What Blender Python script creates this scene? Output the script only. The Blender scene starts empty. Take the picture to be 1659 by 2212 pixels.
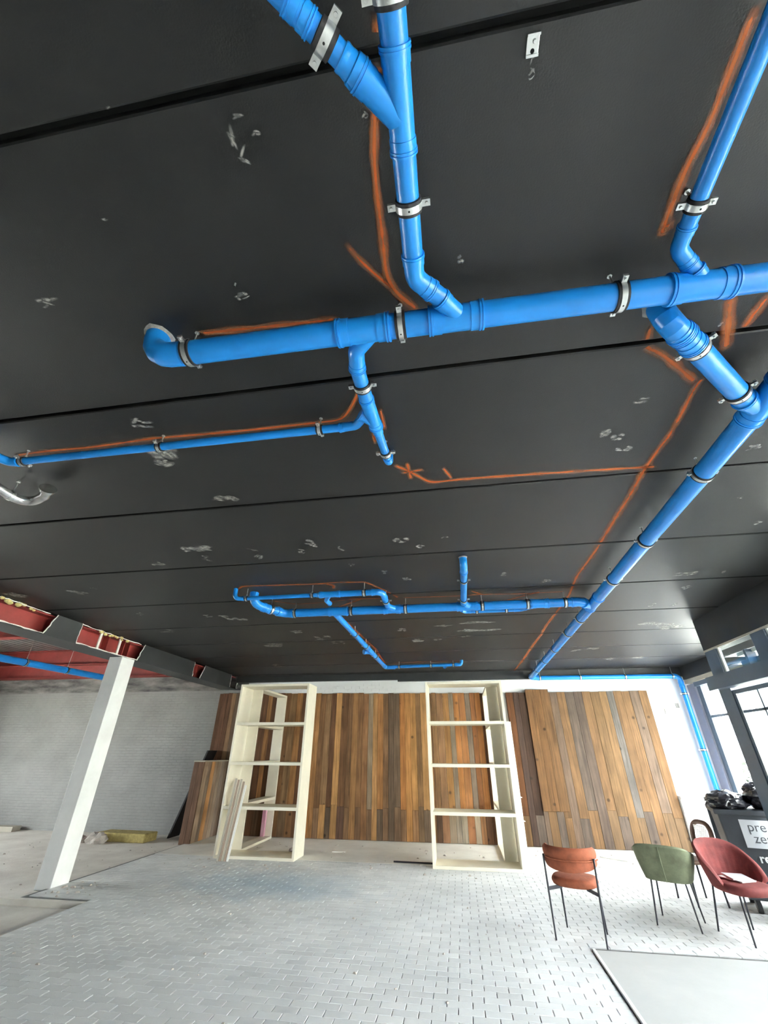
import bpy, bmesh, math, random
from mathutils import Vector, Matrix

random.seed(7)
scn = bpy.context.scene
COL = scn.collection
ZC = 3.494            # underside of the ceiling slabs

# ------------------------------------------------------------------ camera
cam_d = bpy.data.cameras.new('camera')
cam_d.sensor_fit = 'VERTICAL'
cam_d.sensor_height = 24.0
cam_d.lens = 24.0 * 889.601 / 2212.0
cam_d.clip_start = 0.02
cam_o = bpy.data.objects.new('camera', cam_d)
COL.objects.link(cam_o)
_r, _u, _f = (0.987536, 0.157316, 0.004890), (0.075205, -0.498929, 0.863374), (-0.138262, 0.852245, 0.504541)
cam_o.matrix_world = Matrix(((_r[0], _u[0], -_f[0], 0.0), (_r[1], _u[1], -_f[1], 0.0),
                             (_r[2], _u[2], -_f[2], 1.694), (0, 0, 0, 1)))
scn.camera = cam_o

# ------------------------------------------------------------------ world, light, exposure
world = bpy.data.worlds.new('overcast_sky')
scn.world = world
world.use_nodes = True
bg = world.node_tree.nodes['Background']
bg.inputs['Color'].default_value = (0.95, 0.97, 1.0, 1)
bg.inputs['Strength'].default_value = 12.0


def portal(name, loc, rot, sx, sy):
    l = bpy.data.lights.new(name, 'AREA')
    l.shape = 'RECTANGLE'
    l.size, l.size_y = sx, sy
    l.cycles.is_portal = True
    o = bpy.data.objects.new(name, l)
    o.location, o.rotation_euler = loc, rot
    COL.objects.link(o)


PI = math.pi
portal('daylight_entrance', (4.05, 2.5, 1.6), (PI / 2, 0, PI / 2), 9.2, 3.2)     # shines to -X
portal('daylight_left_bay', (-14.9, 6.6, 1.7), (PI / 2, 0, -PI / 2), 3.7, 2.4)
portal('daylight_rear_window', (5.62, 9.1, 1.7), (PI / 2, 0, PI / 2), 3.8, 3.0)
# sun stands high behind the building: it lights the street outside, whose glare lifts the ceiling by the glazing
sun_d = bpy.data.lights.new('sun', 'SUN')
sun_d.energy = 42.0
sun_d.angle = math.radians(2.0)
sun_d.color = (1.0, 0.97, 0.92)
sun_o = bpy.data.objects.new('sun', sun_d)
sun_o.location = (-20, 0, 40)
sun_o.rotation_euler = (0, math.radians(-27), math.radians(8))
COL.objects.link(sun_o)
scn.view_settings.view_transform = 'Standard'
scn.view_settings.look = 'None'
scn.view_settings.exposure = 2.1
scn.view_settings.gamma = 1.0
scn.view_settings.use_curve_mapping = False
try:
    scn.cycles.use_denoising = True
    scn.cycles.use_adaptive_sampling = True
    scn.cycles.adaptive_threshold = 0.07
    scn.cycles.max_bounces = 6
    scn.cycles.diffuse_bounces = 5
    scn.cycles.glossy_bounces = 2
    scn.cycles.transmission_bounces = 2
    scn.cycles.transparent_max_bounces = 10
    scn.cycles.caustics_reflective = False
    scn.cycles.caustics_refractive = False
    scn.cycles.sample_clamp_indirect = 6.0
except Exception:
    pass


# ------------------------------------------------------------------ helpers
def S(r, g, b):
    def c(v):
        v /= 255.0
        return v / 12.92 if v <= 0.04045 else ((v + 0.055) / 1.055) ** 2.4
    return (c(r), c(g), c(b))


def V(*a):
    return Vector(a)


class MB:
    """collects shapes, builds ONE mesh object"""

    def __init__(self):
        self.v, self.f = [], []

    def quad(self, a, b, c, d):
        n = len(self.v)
        self.v += [a, b, c, d]
        self.f.append((n, n + 1, n + 2, n + 3))

    def box(self, x0, x1, y0, y1, z0, z1):
        n = len(self.v)
        self.v += [(x, y, z) for z in (z0, z1) for y in (y0, y1) for x in (x0, x1)]
        self.f += [tuple(n + i for i in q) for q in ((0, 2, 3, 1), (4, 5, 7, 6), (0, 1, 5, 4), (2, 6, 7, 3), (0, 4, 6, 2), (1, 3, 7, 5))]
        return self

    def obox(self, c, ax, ay, az, hx, hy, hz, tx=1.0):
        """oriented box: centre, axes, half sizes; tx scales the top"""
        n = len(self.v)
        c = Vector(c)
        for k in (-1, 1):
            s = tx if k > 0 else 1.0
            for j in (-1, 1):
                for i in (-1, 1):
                    self.v.append(tuple(c + ax * (i * hx * s) + ay * (j * hy * s) + az * (k * hz)))
        self.f += [tuple(n + i for i in q) for q in ((0, 2, 3, 1), (4, 5, 7, 6), (0, 1, 5, 4), (2, 6, 7, 3), (0, 4, 6, 2), (1, 3, 7, 5))]
        return self

    def bar(self, a, b, w, h, up=(0, 0, 1)):
        a, b = Vector(a), Vector(b)
        t = (b - a).normalized()
        s = t.cross(Vector(up))
        if s.length < 1e-4:
            s = t.cross(Vector((0, 1, 0)))
        s.normalize()
        u = s.cross(t)
        return self.obox((a + b) / 2, t, s, u, (b - a).length / 2, w / 2, h / 2)

    def sweep(self, pts, rad, seg=20, cap=True):
        pts = [Vector(p) for p in pts]
        m = len(pts)
        if not hasattr(rad, '__len__'):
            rad = [rad] * m
        tan = []
        for i in range(m):
            j = i
            while j + 1 < m and (pts[j + 1] - pts[i]).length < 1e-6:
                j += 1
            k = i
            while k > 0 and (pts[k - 1] - pts[i]).length < 1e-6:
                k -= 1
            d = Vector()
            if j + 1 < m:
                d += (pts[j + 1] - pts[i]).normalized()
            if k > 0:
                d += (pts[i] - pts[k - 1]).normalized()
            tan.append(d.normalized())
        ref = Vector((0, 0, 1)) if abs(tan[0].z) < 0.9 else Vector((1, 0, 0))
        s = tan[0].cross(ref).normalized()
        n0 = len(self.v)
        for i in range(m):
            s = (s - tan[i] * s.dot(tan[i])).normalized()
            u = s.cross(tan[i])
            for q in range(seg):
                a = 2 * PI * q / seg
                self.v.append(tuple(pts[i] + (s * math.cos(a) + u * math.sin(a)) * rad[i]))
        for i in range(m - 1):
            for q in range(seg):
                a, b = n0 + i * seg + q, n0 + i * seg + (q + 1) % seg
                self.f.append((a, a + seg, b + seg, b))
        if cap:
            self.f.append(tuple(n0 + q for q in range(seg)))
            self.f.append(tuple(n0 + (m - 1) * seg + q for q in reversed(range(seg))))
        return self

    def grid(self, rows, close=False):
        n = len(self.v)
        w = len(rows[0])
        for r in rows:
            self.v += [tuple(p) for p in r]
        for i in range(len(rows) - 1):
            for j in range(w - (0 if close else 1)):
                a, b = n + i * w + j, n + i * w + (j + 1) % w
                self.f.append((a, b, b + w, a + w))
        return self

    def mesh(self, name, mat, smooth=None):
        me = bpy.data.meshes.new(name)
        me.from_pydata(self.v, [], self.f)
        if mat is not None:
            me.materials.append(mat)
        bm = bmesh.new()
        bm.from_mesh(me)
        bmesh.ops.recalc_face_normals(bm, faces=bm.faces)
        bm.to_mesh(me)
        bm.free()
        if smooth is not None:
            me.shade_smooth()
            me.set_sharp_from_angle(angle=math.radians(smooth))
        return me

    def build(self, name, mat, parent=None, smooth=None, bevel=0.0):
        o = bpy.data.objects.new(name, self.mesh(name, mat, smooth))
        COL.objects.link(o)
        if parent is not None:
            o.parent = parent
        if bevel:
            m = o.modifiers.new('bevel', 'BEVEL')
            m.width, m.segments, m.limit_method = bevel, 2, 'ANGLE'
        return o


def tag(o, label=None, cat=None, group=None, kind=None):
    if label:
        o['label'] = label
    if cat:
        o['category'] = cat
    if group:
        o['group'] = group
    if kind:
        o['kind'] = kind
    return o


def thing(name, label, cat, loc=(0, 0, 0), rz=0.0, group=None):
    o = bpy.data.objects.new(name, None)
    o.empty_display_size = 0.1
    o.location, o.rotation_euler = loc, (0, 0, rz)
    COL.objects.link(o)
    return tag(o, label, cat, group)


def struct(name, mb, mat, parent=None, smooth=None):
    o = mb.build(name, mat, parent, smooth)
    if parent is None:
        o['kind'] = 'structure'
    return o


# ------------------------------------------------------------------ materials
def mat(name, base, rough=0.6, metal=0.0, var=0.0, scale=6.0, bump=0.0, bscale=40.0, second=None, spec=0.5, stretch=None, coat=0.0):
    m = bpy.data.materials.new(name)
    m.use_nodes = True
    nt = m.node_tree
    N, L = nt.nodes, nt.links
    p = N['Principled BSDF']
    p.inputs['Roughness'].default_value = rough
    p.inputs['Metallic'].default_value = metal
    p.inputs['Specular IOR Level'].default_value = spec
    p.inputs['Base Color'].default_value = (*base, 1)
    tc = N.new('ShaderNodeNewGeometry')
    src = tc.outputs['Position']
    if stretch:
        mp = N.new('ShaderNodeMapping')
        mp.inputs['Scale'].default_value = stretch
        L.new(src, mp.inputs['Vector'])
        src = mp.outputs['Vector']
    if var or second:
        nz = N.new('ShaderNodeTexNoise')
        nz.inputs['Scale'].default_value = scale
        nz.inputs['Detail'].default_value = 6
        nz.inputs['Roughness'].default_value = 0.62
        L.new(src, nz.inputs['Vector'])
        rp = N.new('ShaderNodeValToRGB')
        rp.color_ramp.elements[0].position, rp.color_ramp.elements[1].position = 0.32, 0.68
        a = second if second else tuple(max(0, c * (1 - var)) for c in base)
        b = base if second else tuple(min(1, c * (1 + var)) for c in base)
        rp.color_ramp.elements[0].color, rp.color_ramp.elements[1].color = (*a, 1), (*b, 1)
        L.new(nz.outputs['Fac'], rp.inputs['Fac'])
        L.new(rp.outputs['Color'], p.inputs['Base Color'])
    if bump:
        nb = N.new('ShaderNodeTexNoise')
        nb.inputs['Scale'].default_value = bscale
        nb.inputs['Detail'].default_value = 5
        L.new(src, nb.inputs['Vector'])
        bp = N.new('ShaderNodeBump')
        bp.inputs['Strength'].default_value = bump
        bp.inputs['Distance'].default_value = 0.01
        L.new(nb.outputs['Fac'], bp.inputs['Height'])
        L.new(bp.outputs['Normal'], p.inputs['Normal'])
    return m


def wood_mat():
    """reclaimed wood: colour comes from each plank's own object colour, grain runs up the plank"""
    m = bpy.data.materials.new('reclaimed_wood')
    m.use_nodes = True
    nt = m.node_tree
    N, L = nt.nodes, nt.links
    p = N['Principled BSDF']
    p.inputs['Roughness'].default_value = 0.75
    p.inputs['Specular IOR Level'].default_value = 0.25
    oi = N.new('ShaderNodeObjectInfo')
    g = N.new('ShaderNodeNewGeometry')
    ad = N.new('ShaderNodeVectorMath')
    ad.operation = 'ADD'
    sc = N.new('ShaderNodeVectorMath')
    sc.operation = 'SCALE'
    sc.inputs[0].default_value = (3.1, 7.7, 11.3)
    L.new(oi.outputs['Random'], sc.inputs['Scale'])
    L.new(g.outputs['Position'], ad.inputs[0])
    L.new(sc.outputs['Vector'], ad.inputs[1])
    mp = N.new('ShaderNodeMapping')
    mp.inputs['Scale'].default_value = (26, 26, 1.6)
    L.new(ad.outputs['Vector'], mp.inputs['Vector'])
    n1 = N.new('ShaderNodeTexNoise')
    n1.inputs['Scale'].default_value, n1.inputs['Detail'].default_value, n1.inputs['Distortion'].default_value = 1.0, 6, 0.6
    L.new(mp.outputs['Vector'], n1.inputs['Vector'])
    n2 = N.new('ShaderNodeTexNoise')
    n2.inputs['Scale'].default_value, n2.inputs['Detail'].default_value = 2.2, 5
    L.new(ad.outputs['Vector'], n2.inputs['Vector'])
    vo = N.new('ShaderNodeTexVoronoi')
    vo.inputs['Scale'].default_value = 2.6
    L.new(ad.outputs['Vector'], vo.inputs['Vector'])
    kn = N.new('ShaderNodeMapRange')
    kn.inputs['From Min'].default_value, kn.inputs['From Max'].default_value = 0.05, 0.11
    kn.inputs['To Min'].default_value, kn.inputs['To Max'].default_value = 0.35, 1.0
    L.new(vo.outputs['Distance'], kn.inputs['Value'])
    r1 = N.new('ShaderNodeMapRange')
    r1.inputs['From Min'].default_value, r1.inputs['From Max'].default_value = 0.3, 0.7
    r1.inputs['To Min'].default_value, r1.inputs['To Max'].default_value = 0.62, 1.2
    L.new(n1.outputs['Fac'], r1.inputs['Value'])
    r2 = N.new('ShaderNodeMapRange')
    r2.inputs['From Min'].default_value, r2.inputs['From Max'].default_value = 0.3, 0.7
    r2.inputs['To Min'].default_value, r2.inputs['To Max'].default_value = 0.78, 1.18
    L.new(n2.outputs['Fac'], r2.inputs['Value'])
    m1 = N.new('ShaderNodeMath')
    m1.operation = 'MULTIPLY'
    L.new(r1.outputs[0], m1.inputs[0])
    L.new(r2.outputs[0], m1.inputs[1])
    m2 = N.new('ShaderNodeMath')
    m2.operation = 'MULTIPLY'
    L.new(m1.outputs[0], m2.inputs[0])
    L.new(kn.outputs[0], m2.inputs[1])
    mx = N.new('ShaderNodeVectorMath')
    mx.operation = 'SCALE'
    L.new(oi.outputs['Color'], mx.inputs[0])
    L.new(m2.outputs[0], mx.inputs['Scale'])
    L.new(mx.outputs['Vector'], p.inputs['Base Color'])
    bp = N.new('ShaderNodeBump')
    bp.inputs['Strength'].default_value, bp.inputs['Distance'].default_value = 0.35, 0.004
    L.new(n1.outputs['Fac'], bp.inputs['Height'])
    L.new(bp.outputs['Normal'], p.inputs['Normal'])
    return m


def decal_mat(name, col, nscale, lo, hi, amax=1.0):
    """soft-edged paint mark; the point attribute 'edge' fades it out at its border"""
    m = bpy.data.materials.new(name)
    m.use_nodes = True
    nt = m.node_tree
    N, L = nt.nodes, nt.links
    p = N['Principled BSDF']
    p.inputs['Base Color'].default_value = (*col, 1)
    p.inputs['Roughness'].default_value = 0.7
    out = N['Material Output']
    at = N.new('ShaderNodeAttribute')
    at.attribute_name = 'edge'
    g = N.new('ShaderNodeNewGeometry')
    nz = N.new('ShaderNodeTexNoise')
    nz.inputs['Scale'].default_value, nz.inputs['Detail'].default_value = nscale, 4
    L.new(g.outputs['Position'], nz.inputs['Vector'])
    mr = N.new('ShaderNodeMapRange')
    mr.inputs['From Min'].default_value, mr.inputs['From Max'].default_value = lo, hi
    L.new(nz.outputs['Fac'], mr.inputs['Value'])
    mu = N.new('ShaderNodeMath')
    mu.operation = 'MULTIPLY'
    L.new(at.outputs['Fac'], mu.inputs[0])
    L.new(mr.outputs[0], mu.inputs[1])
    m3 = N.new('ShaderNodeMath')
    m3.operation = 'MULTIPLY'
    m3.inputs[1].default_value = amax
    L.new(mu.outputs[0], m3.inputs[0])
    tr = N.new('ShaderNodeBsdfTransparent')
    mx = N.new('ShaderNodeMixShader')
    L.new(m3.outputs[0], mx.inputs['Fac'])
    L.new(tr.outputs[0], mx.inputs[1])
    L.new(p.outputs[0], mx.inputs[2])
    L.new(mx.outputs[0], out.inputs['Surface'])
    return m


def glass_mat():
    m = bpy.data.materials.new('window_glass')
    m.use_nodes = True
    nt = m.node_tree
    N, L = nt.nodes, nt.links
    N.remove(N['Principled BSDF'])
    tr = N.new('ShaderNodeBsdfTransparent')
    tr.inputs['Color'].default_value = (0.93, 0.95, 0.94, 1)
    gl = N.new('ShaderNodeBsdfGlossy')
    gl.inputs['Roughness'].default_value = 0.03
    lw = N.new('ShaderNodeLayerWeight')
    lw.inputs['Blend'].default_value = 0.5
    pw = N.new('ShaderNodeMath')
    pw.operation = 'POWER'
    pw.inputs[1].default_value = 5.0
    L.new(lw.outputs['Facing'], pw.inputs[0])
    fr = N.new('ShaderNodeMath')
    fr.operation = 'MULTIPLY_ADD'
    fr.inputs[1].default_value, fr.inputs[2].default_value = 0.8, 0.04
    L.new(pw.outputs[0], fr.inputs[0])
    mx = N.new('ShaderNodeMixShader')
    L.new(fr.outputs[0], mx.inputs['Fac'])
    L.new(tr.outputs[0], mx.inputs[1])
    L.new(gl.outputs[0], mx.inputs[2])
    L.new(mx.outputs[0], N['Material Output'].inputs['Surface'])
    return m


def brick_paint_mat():
    """white-painted brickwork: the courses show only as relief under the paint"""
    m = mat('painted_brick', (0.29, 0.29, 0.28), 0.8, var=0.10, scale=1.6)
    nt = m.node_tree
    N, L = nt.nodes, nt.links
    g = N.new('ShaderNodeNewGeometry')
    sp = N.new('ShaderNodeSeparateXYZ')
    cb = N.new('ShaderNodeCombineXYZ')
    L.new(g.outputs['Position'], sp.inputs[0])
    L.new(sp.outputs['X'], cb.inputs['X'])
    L.new(sp.outputs['Z'], cb.inputs['Y'])
    br = N.new('ShaderNodeTexBrick')
    br.inputs['Scale'].default_value = 1.0
    br.inputs['Brick Width'].default_value, br.inputs['Row Height'].default_value = 0.22, 0.063
    br.inputs['Mortar Size'].default_value, br.inputs['Mortar Smooth'].default_value = 0.008, 0.7
    br.inputs['Color1'].default_value = (1, 1, 1, 1)
    br.inputs['Color2'].default_value = (0.8, 0.8, 0.8, 1)
    br.inputs['Mortar'].default_value = (0, 0, 0, 1)
    L.new(cb.outputs[0], br.inputs['Vector'])
    nz = N.new('ShaderNodeTexNoise')
    nz.inputs['Scale'].default_value, nz.inputs['Detail'].default_value = 18, 5
    L.new(g.outputs['Position'], nz.inputs['Vector'])
    ad = N.new('ShaderNodeMath')
    ad.operation = 'ADD'
    L.new(br.outputs['Color'], ad.inputs[0])
    L.new(nz.outputs['Fac'], ad.inputs[1])
    bp = N.new('ShaderNodeBump')
    bp.inputs['Strength'].default_value, bp.inputs['Distance'].default_value = 0.8, 0.008
    L.new(ad.outputs[0], bp.inputs['Height'])
    L.new(bp.outputs['Normal'], N['Principled BSDF'].inputs['Normal'])
    return m


def paver_mat():
    m = mat('grey_paver', (0.50, 0.515, 0.52), 0.82, bump=0.25, bscale=90)
    nt = m.node_tree
    N, L = nt.nodes, nt.links
    p = N['Principled BSDF']
    g = N.new('ShaderNodeNewGeometry')
    # blotchy dust, a random tone for each stone and a pale blue chalk stain
    nz = N.new('ShaderNodeTexNoise')
    nz.inputs['Scale'].default_value, nz.inputs['Detail'].default_value = 1.1, 6
    L.new(g.outputs['Position'], nz.inputs['Vector'])
    rp = N.new('ShaderNodeValToRGB')
    rp.color_ramp.elements[0].position, rp.color_ramp.elements[1].position = 0.35, 0.66
    rp.color_ramp.elements[0].color, rp.color_ramp.elements[1].color = (0.64, 0.65, 0.65, 1), (0.75, 0.755, 0.75, 1)
    L.new(nz.outputs['Fac'], rp.inputs['Fac'])
    wn = N.new('ShaderNodeMapRange')
    wn.inputs['To Min'].default_value, wn.inputs['To Max'].default_value = 0.92, 1.06
    oi = N.new('ShaderNodeObjectInfo')
    fr = N.new('ShaderNodeMath')
    fr.operation = 'ADD'
    L.new(g.outputs['Random Per Island'], fr.inputs[0])
    L.new(oi.outputs['Random'], fr.inputs[1])
    f2 = N.new('ShaderNodeMath')
    f2.operation = 'FRACT'
    L.new(fr.outputs[0], f2.inputs[0])
    L.new(f2.outputs[0], wn.inputs['Value'])
    vs = N.new('ShaderNodeVectorMath')
    vs.operation = 'SCALE'
    L.new(rp.outputs['Color'], vs.inputs[0])
    L.new(wn.outputs[0], vs.inputs['Scale'])
    ds = N.new('ShaderNodeVectorMath')
    ds.operation = 'DISTANCE'
    mp = N.new('ShaderNodeMapping')
    mp.inputs['Scale'].default_value = (0.55, 1.0, 1.0)
    L.new(g.outputs['Position'], mp.inputs['Vector'])
    L.new(mp.outputs['Vector'], ds.inputs[0])
    ds.inputs[1].default_value = (-1.62, 7.7, 0)
    n2 = N.new('ShaderNodeTexNoise')
    n2.inputs['Scale'].default_value = 2.5
    L.new(g.outputs['Position'], n2.inputs['Vector'])
    ad = N.new('ShaderNodeMath')
    ad.operation = 'ADD'
    L.new(ds.outputs['Value'], ad.inputs[0])
    L.new(n2.outputs['Fac'], ad.inputs[1])
    mr = N.new('ShaderNodeMapRange')
    mr.inputs['From Min'].default_value, mr.inputs['From Max'].default_value = 0.6, 1.5
    mr.inputs['To Min'].default_value, mr.inputs['To Max'].default_value = 0.75, 0.0
    L.new(ad.outputs[0], mr.inputs['Value'])
    mx = N.new('ShaderNodeMixRGB')
    mx.inputs['Color2'].default_value = (0.36, 0.47, 0.56, 1)
    L.new(mr.outputs[0], mx.inputs['Fac'])
    L.new(vs.outputs['Vector'], mx.inputs['Color1'])
    L.new(mx.outputs['Color'], p.inputs['Base Color'])
    return m


M = {
    'pipe': mat('blue_pvc', S(25, 129, 212), 0.32, var=0.10, scale=4, spec=0.5),
    'fitting': mat('blue_pvc_fitting', S(27, 135, 219), 0.30, var=0.05, scale=5),
    'rubber': mat('black_rubber', S(34, 33, 36), 0.7),
    'zinc': mat('galvanised_steel', (0.62, 0.64, 0.63), 0.34, 0.9, var=0.12, scale=25),
    'ceil': mat('black_ceiling_paint', S(30, 30, 30), 0.50, var=0.16, scale=1.3, bump=0.12, bscale=160, spec=0.45),
    'gap': mat('joint_black', S(12, 12, 12), 0.9),
    'black': mat('black_board_paint', S(48, 50, 51), 0.55, var=0.15, scale=2.5, bump=0.06, bscale=60),
    'white': mat('white_wall_paint', (0.80, 0.81, 0.82), 0.75, var=0.04, scale=1.2, bump=0.06, bscale=25),
    'brick': brick_paint_mat(),
    'batten': mat('pale_batten', S(170, 150, 134), 0.7, var=0.12, scale=12, stretch=(1, 1, .2)),
    'mortar': mat('grey_mortar', S(150, 147, 142), 0.95, var=0.25, scale=60, bump=0.4),
    'plaster': mat('broken_plaster', (0.74, 0.72, 0.68), 0.9, var=0.12, scale=30, bump=0.4),
    'foam': mat('yellow_foam', S(205, 190, 130), 0.95, var=0.25, scale=25, bump=0.6, bscale=50),
    'red': mat('red_primer_steel', S(150, 60, 56), 0.5, var=0.18, scale=3, bump=0.06),
    'deck': mat('galvanised_deck', (0.35, 0.36, 0.36), 0.45, 0.6, var=0.2, scale=2),
    'dirty': mat('stained_concrete', S(150, 148, 144), 0.9, second=S(52, 52, 56), scale=1.3, stretch=(1, 1, 4), bump=0.3),
    'column': mat('white_column_paint', (0.76, 0.765, 0.765), 0.5, var=0.06, scale=3),
    'cream': mat('cream_board', S(232, 226, 208), 0.5, var=0.04, scale=4),
    'wood': wood_mat(),
    'paver': paver_mat(),
    'bed': mat('joint_sand', S(112, 112, 110), 0.95, var=0.25, scale=12),
    'dust': mat('dusty_screed', S(240, 238, 232), 0.9, second=S(224, 221, 214), scale=2.2, bump=0.25, bscale=50),
    'sand': mat('dirty_screed', S(236, 232, 223), 0.95, second=S(210, 204, 194), scale=1.7, bump=0.4, bscale=35),
    'slab': mat('pale_concrete_slab', S(196, 196, 194), 0.7, second=S(184, 185, 184), scale=1.5, bump=0.08, bscale=30),
    'edge': mat('white_edge_strip', (0.86, 0.86, 0.84), 0.5),
    'frame': mat('anthracite_frame', S(88, 101, 115), 0.4, var=0.08, scale=4),
    'framelight': mat('pale_frame', S(205, 210, 205), 0.4),
    'pier': mat('grey_lilac_paint', S(150, 152, 166), 0.6, var=0.05, scale=2),
    'glass': glass_mat(),
    'beige': mat('beige_ledge', S(178, 172, 158), 0.7, var=0.06, scale=3),
    'orange_cloth': mat('rust_velvet', S(142, 76, 50), 0.85, var=0.22, scale=14, bump=0.15, bscale=70),
    'green_cloth': mat('olive_velvet', S(106, 112, 88), 0.85, var=0.25, scale=9, bump=0.15, bscale=70),
    'red_cloth': mat('wine_velvet', S(118, 52, 50), 0.8, var=0.25, scale=10, bump=0.15, bscale=70),
    'steel': mat('black_steel_tube', S(52, 52, 58), 0.4, 0.5),
    'darkwood': mat('brown_wood', S(110, 82, 66), 0.5, var=0.2, scale=10, stretch=(1, 1, 8)),
    'cane': mat('white_cane', S(235, 232, 226), 0.7),
    'bin': mat('anthracite_plastic', S(66, 70, 76), 0.5, var=0.12, scale=5, bump=0.1),
    'bag': mat('black_bag_foil', S(50, 50, 56), 0.28, var=0.2, scale=12, bump=0.5, bscale=25),
    'label': mat('pale_sticker', S(206, 208, 212), 0.5),
    'ink': mat('grey_ink', S(82, 86, 92), 0.6),
    'lilac': mat('lilac_ink', S(178, 172, 192), 0.6),
    'whiteink': mat('white_ink', S(226, 228, 230), 0.6),
    'chrome': mat('shiny_duct', (0.75, 0.75, 0.76), 0.22, 0.9, var=0.2, scale=20),
    'wool': mat('stone_wool', S(168, 152, 96), 0.95, var=0.25, scale=14, bump=0.7, bscale=60),
    'rubble': mat('rubble_stone', S(176, 168, 160), 0.95, var=0.2, scale=18, bump=0.5),
    'blackfoil': mat('black_foil', S(22, 20, 22), 0.5, var=0.2, scale=6),
    'pink': mat('pink_foil', S(205, 130, 160), 0.5, second=S(225, 185, 200), scale=16, stretch=(1, 1, .2)),
    'paper': mat('paper', S(225, 222, 218), 0.7, var=0.05, scale=30),
    'whiteboard': mat('white_board', S(232, 232, 228), 0.6, var=0.03, scale=6),
    'spray': decal_mat('orange_spray_paint', S(192, 106, 52), 7, -0.1, 0.45, 0.72),
    'scuff': decal_mat('pale_scuff', S(200, 198, 192), 24, 0.30, 0.62, 0.7),
    'dark_ink': mat('dark_hole', S(14, 14, 16), 0.9),
    'asphalt': mat('street_paving', S(176, 176, 172), 0.9, var=0.1, scale=3),
    'facade': mat('pale_facade', S(226, 222, 210), 0.8, var=0.05, scale=2),
    'facade2': mat('facade_window', S(130, 150, 150), 0.2),
    'leaf': mat('hedge_leaf', S(46, 60, 40), 0.7, var=0.3, scale=8),
}

# ================================================================== THE SETTING
JOINTS = [0.359 + 1.2 * k for k in range(-4, 11)]          # slab joints across the room
GAP = 0.012

# ---- floor -------------------------------------------------------------
fl = struct('floor', MB().box(-4.96, 5.4, -4.0, 6.51, -0.30, -0.012).box(-5.93, 5.4, 6.51, 11.45, -0.30, -0.012), M['bed'])
MB().box(-5.93, 5.4, 9.32, 11.45, -0.012, 0.0).build('screed_strip', M['dust'], fl)
MB().box(-4.96, 5.4, -4.0, 2.6, -0.012, 0.0).build('screed_strip', M['dust'], fl)
struct('floor_left', MB().box(-14.5, -5.93, 6.51, 11.45, -0.30, -0.035), M['sand'])
struct('floor_pit', MB().box(-14.5, -4.96, -4.0, 6.51, -0.40, -0.068), M['sand'])

PW, PD = 0.2, 0.1
pave = []
row = 0
y = 2.6
while y < 9.30:
    off = (0.5 if row % 2 else 0.0) * PW + random.uniform(-0.006, 0.006)
    xl = -4.955 if y < 6.5 else -5.92
    xr = 1.15 if y < 6.0 else 5.38
    x = xl - off
    while x < xr:
        a, b = max(x, xl), min(x + PW, xr)
        if b - a > 0.03:
            pave.append((a + 0.003, b - 0.003, y + 0.0015, min(y + PD, 9.32) - 0.0015))
        x += PW
    y += PD
    row += 1
full = [q for q in pave if abs(q[1] - q[0] - (PW - 0.006)) < 1e-4 and q[2] > 3.75]
# the 300 that show largest: nearest to the camera inside the view
full.sort(key=lambda q: (q[0] + 0.4) ** 2 * 0.35 + q[2] ** 2)


def in_view(q):
    cx, cy = (q[0] + q[1]) / 2, q[2]
    d = Vector((cx, cy, 0)) - Vector((0, 0, 1.694))
    px = d.dot(Vector(_r)) / d.dot(Vector(_f))
    py = -d.dot(Vector(_u)) / d.dot(Vector(_f))
    return abs(px * 889.6) < 830 and py * 889.6 < 1106


near = [q for q in full if in_view(q)][:300]
near_set = set(near)
pm = None
stuff = MB()


def paver_shape(mb, x0, x1, y0, y1, z0, z1):
    c = 0.0025
    n = len(mb.v)
    mb.v += [(x0, y0, z0), (x1, y0, z0), (x1, y1, z0), (x0, y1, z0), (x0, y0, z1 - c), (x1, y0, z1 - c), (x1, y1, z1 - c), (x0, y1, z1 - c),
             (x0 + c, y0 + c, z1), (x1 - c, y0 + c, z1), (x1 - c, y1 - c, z1), (x0 + c, y1 - c, z1)]
    for k in range(4):
        j = (k + 1) % 4
        mb.f.append((n + k, n + j, n + 4 + j, n + 4 + k))
        mb.f.append((n + 4 + k, n + 4 + j, n + 8 + j, n + 8 + k))
    mb.f.append((n + 8, n + 9, n + 10, n + 11))


for q in pave:
    if q in near_set:
        continue
    dz = random.uniform(-0.0013, 0.0)
    paver_shape(stuff, q[0], q[1], q[2], q[3], -0.014, dz)
tag(stuff.build('paver_field', M['paver'], fl), kind='stuff')
one = MB()
hx, hy = PW / 2 - 0.003, PD / 2 - 0.0015
paver_shape(one, -hx, hx, -hy, hy, -0.014, 0.0)
pm = one.mesh('paver', M['paver'])
for q in near:
    o = bpy.data.objects.new('paver', pm)
    o.location = ((q[0] + q[1]) / 2, (q[2] + q[3]) / 2, random.uniform(-0.0013, 0.0))
    o.rotation_euler = (random.uniform(-.003, .003), random.uniform(-.002, .002), random.uniform(-.010, .010))
    o.parent = fl
    COL.objects.link(o)

sl = struct('floor_slab', MB().box(1.185, 3.74, -4.0, 6.0, -0.012, 0.008), M['slab'])
MB().box(1.160, 1.185, -4.0, 6.02, -0.012, 0.014).build('edge_strip', M['edge'], sl)
MB().box(1.160, 3.74, 6.0, 6.035, -0.012, 0.006).build('edge_strip', M['bed'], sl)

# kerbs along the sunken ground at the left
kb = struct('trim_1', MB().box(-5.965, -5.93, 6.51, 10.3, -0.05, -0.004), M['bed'])
struct('trim_2', MB().box(-6.9, -4.96, 6.44, 6.51, -0.08, -0.004), M['sand'])

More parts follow.
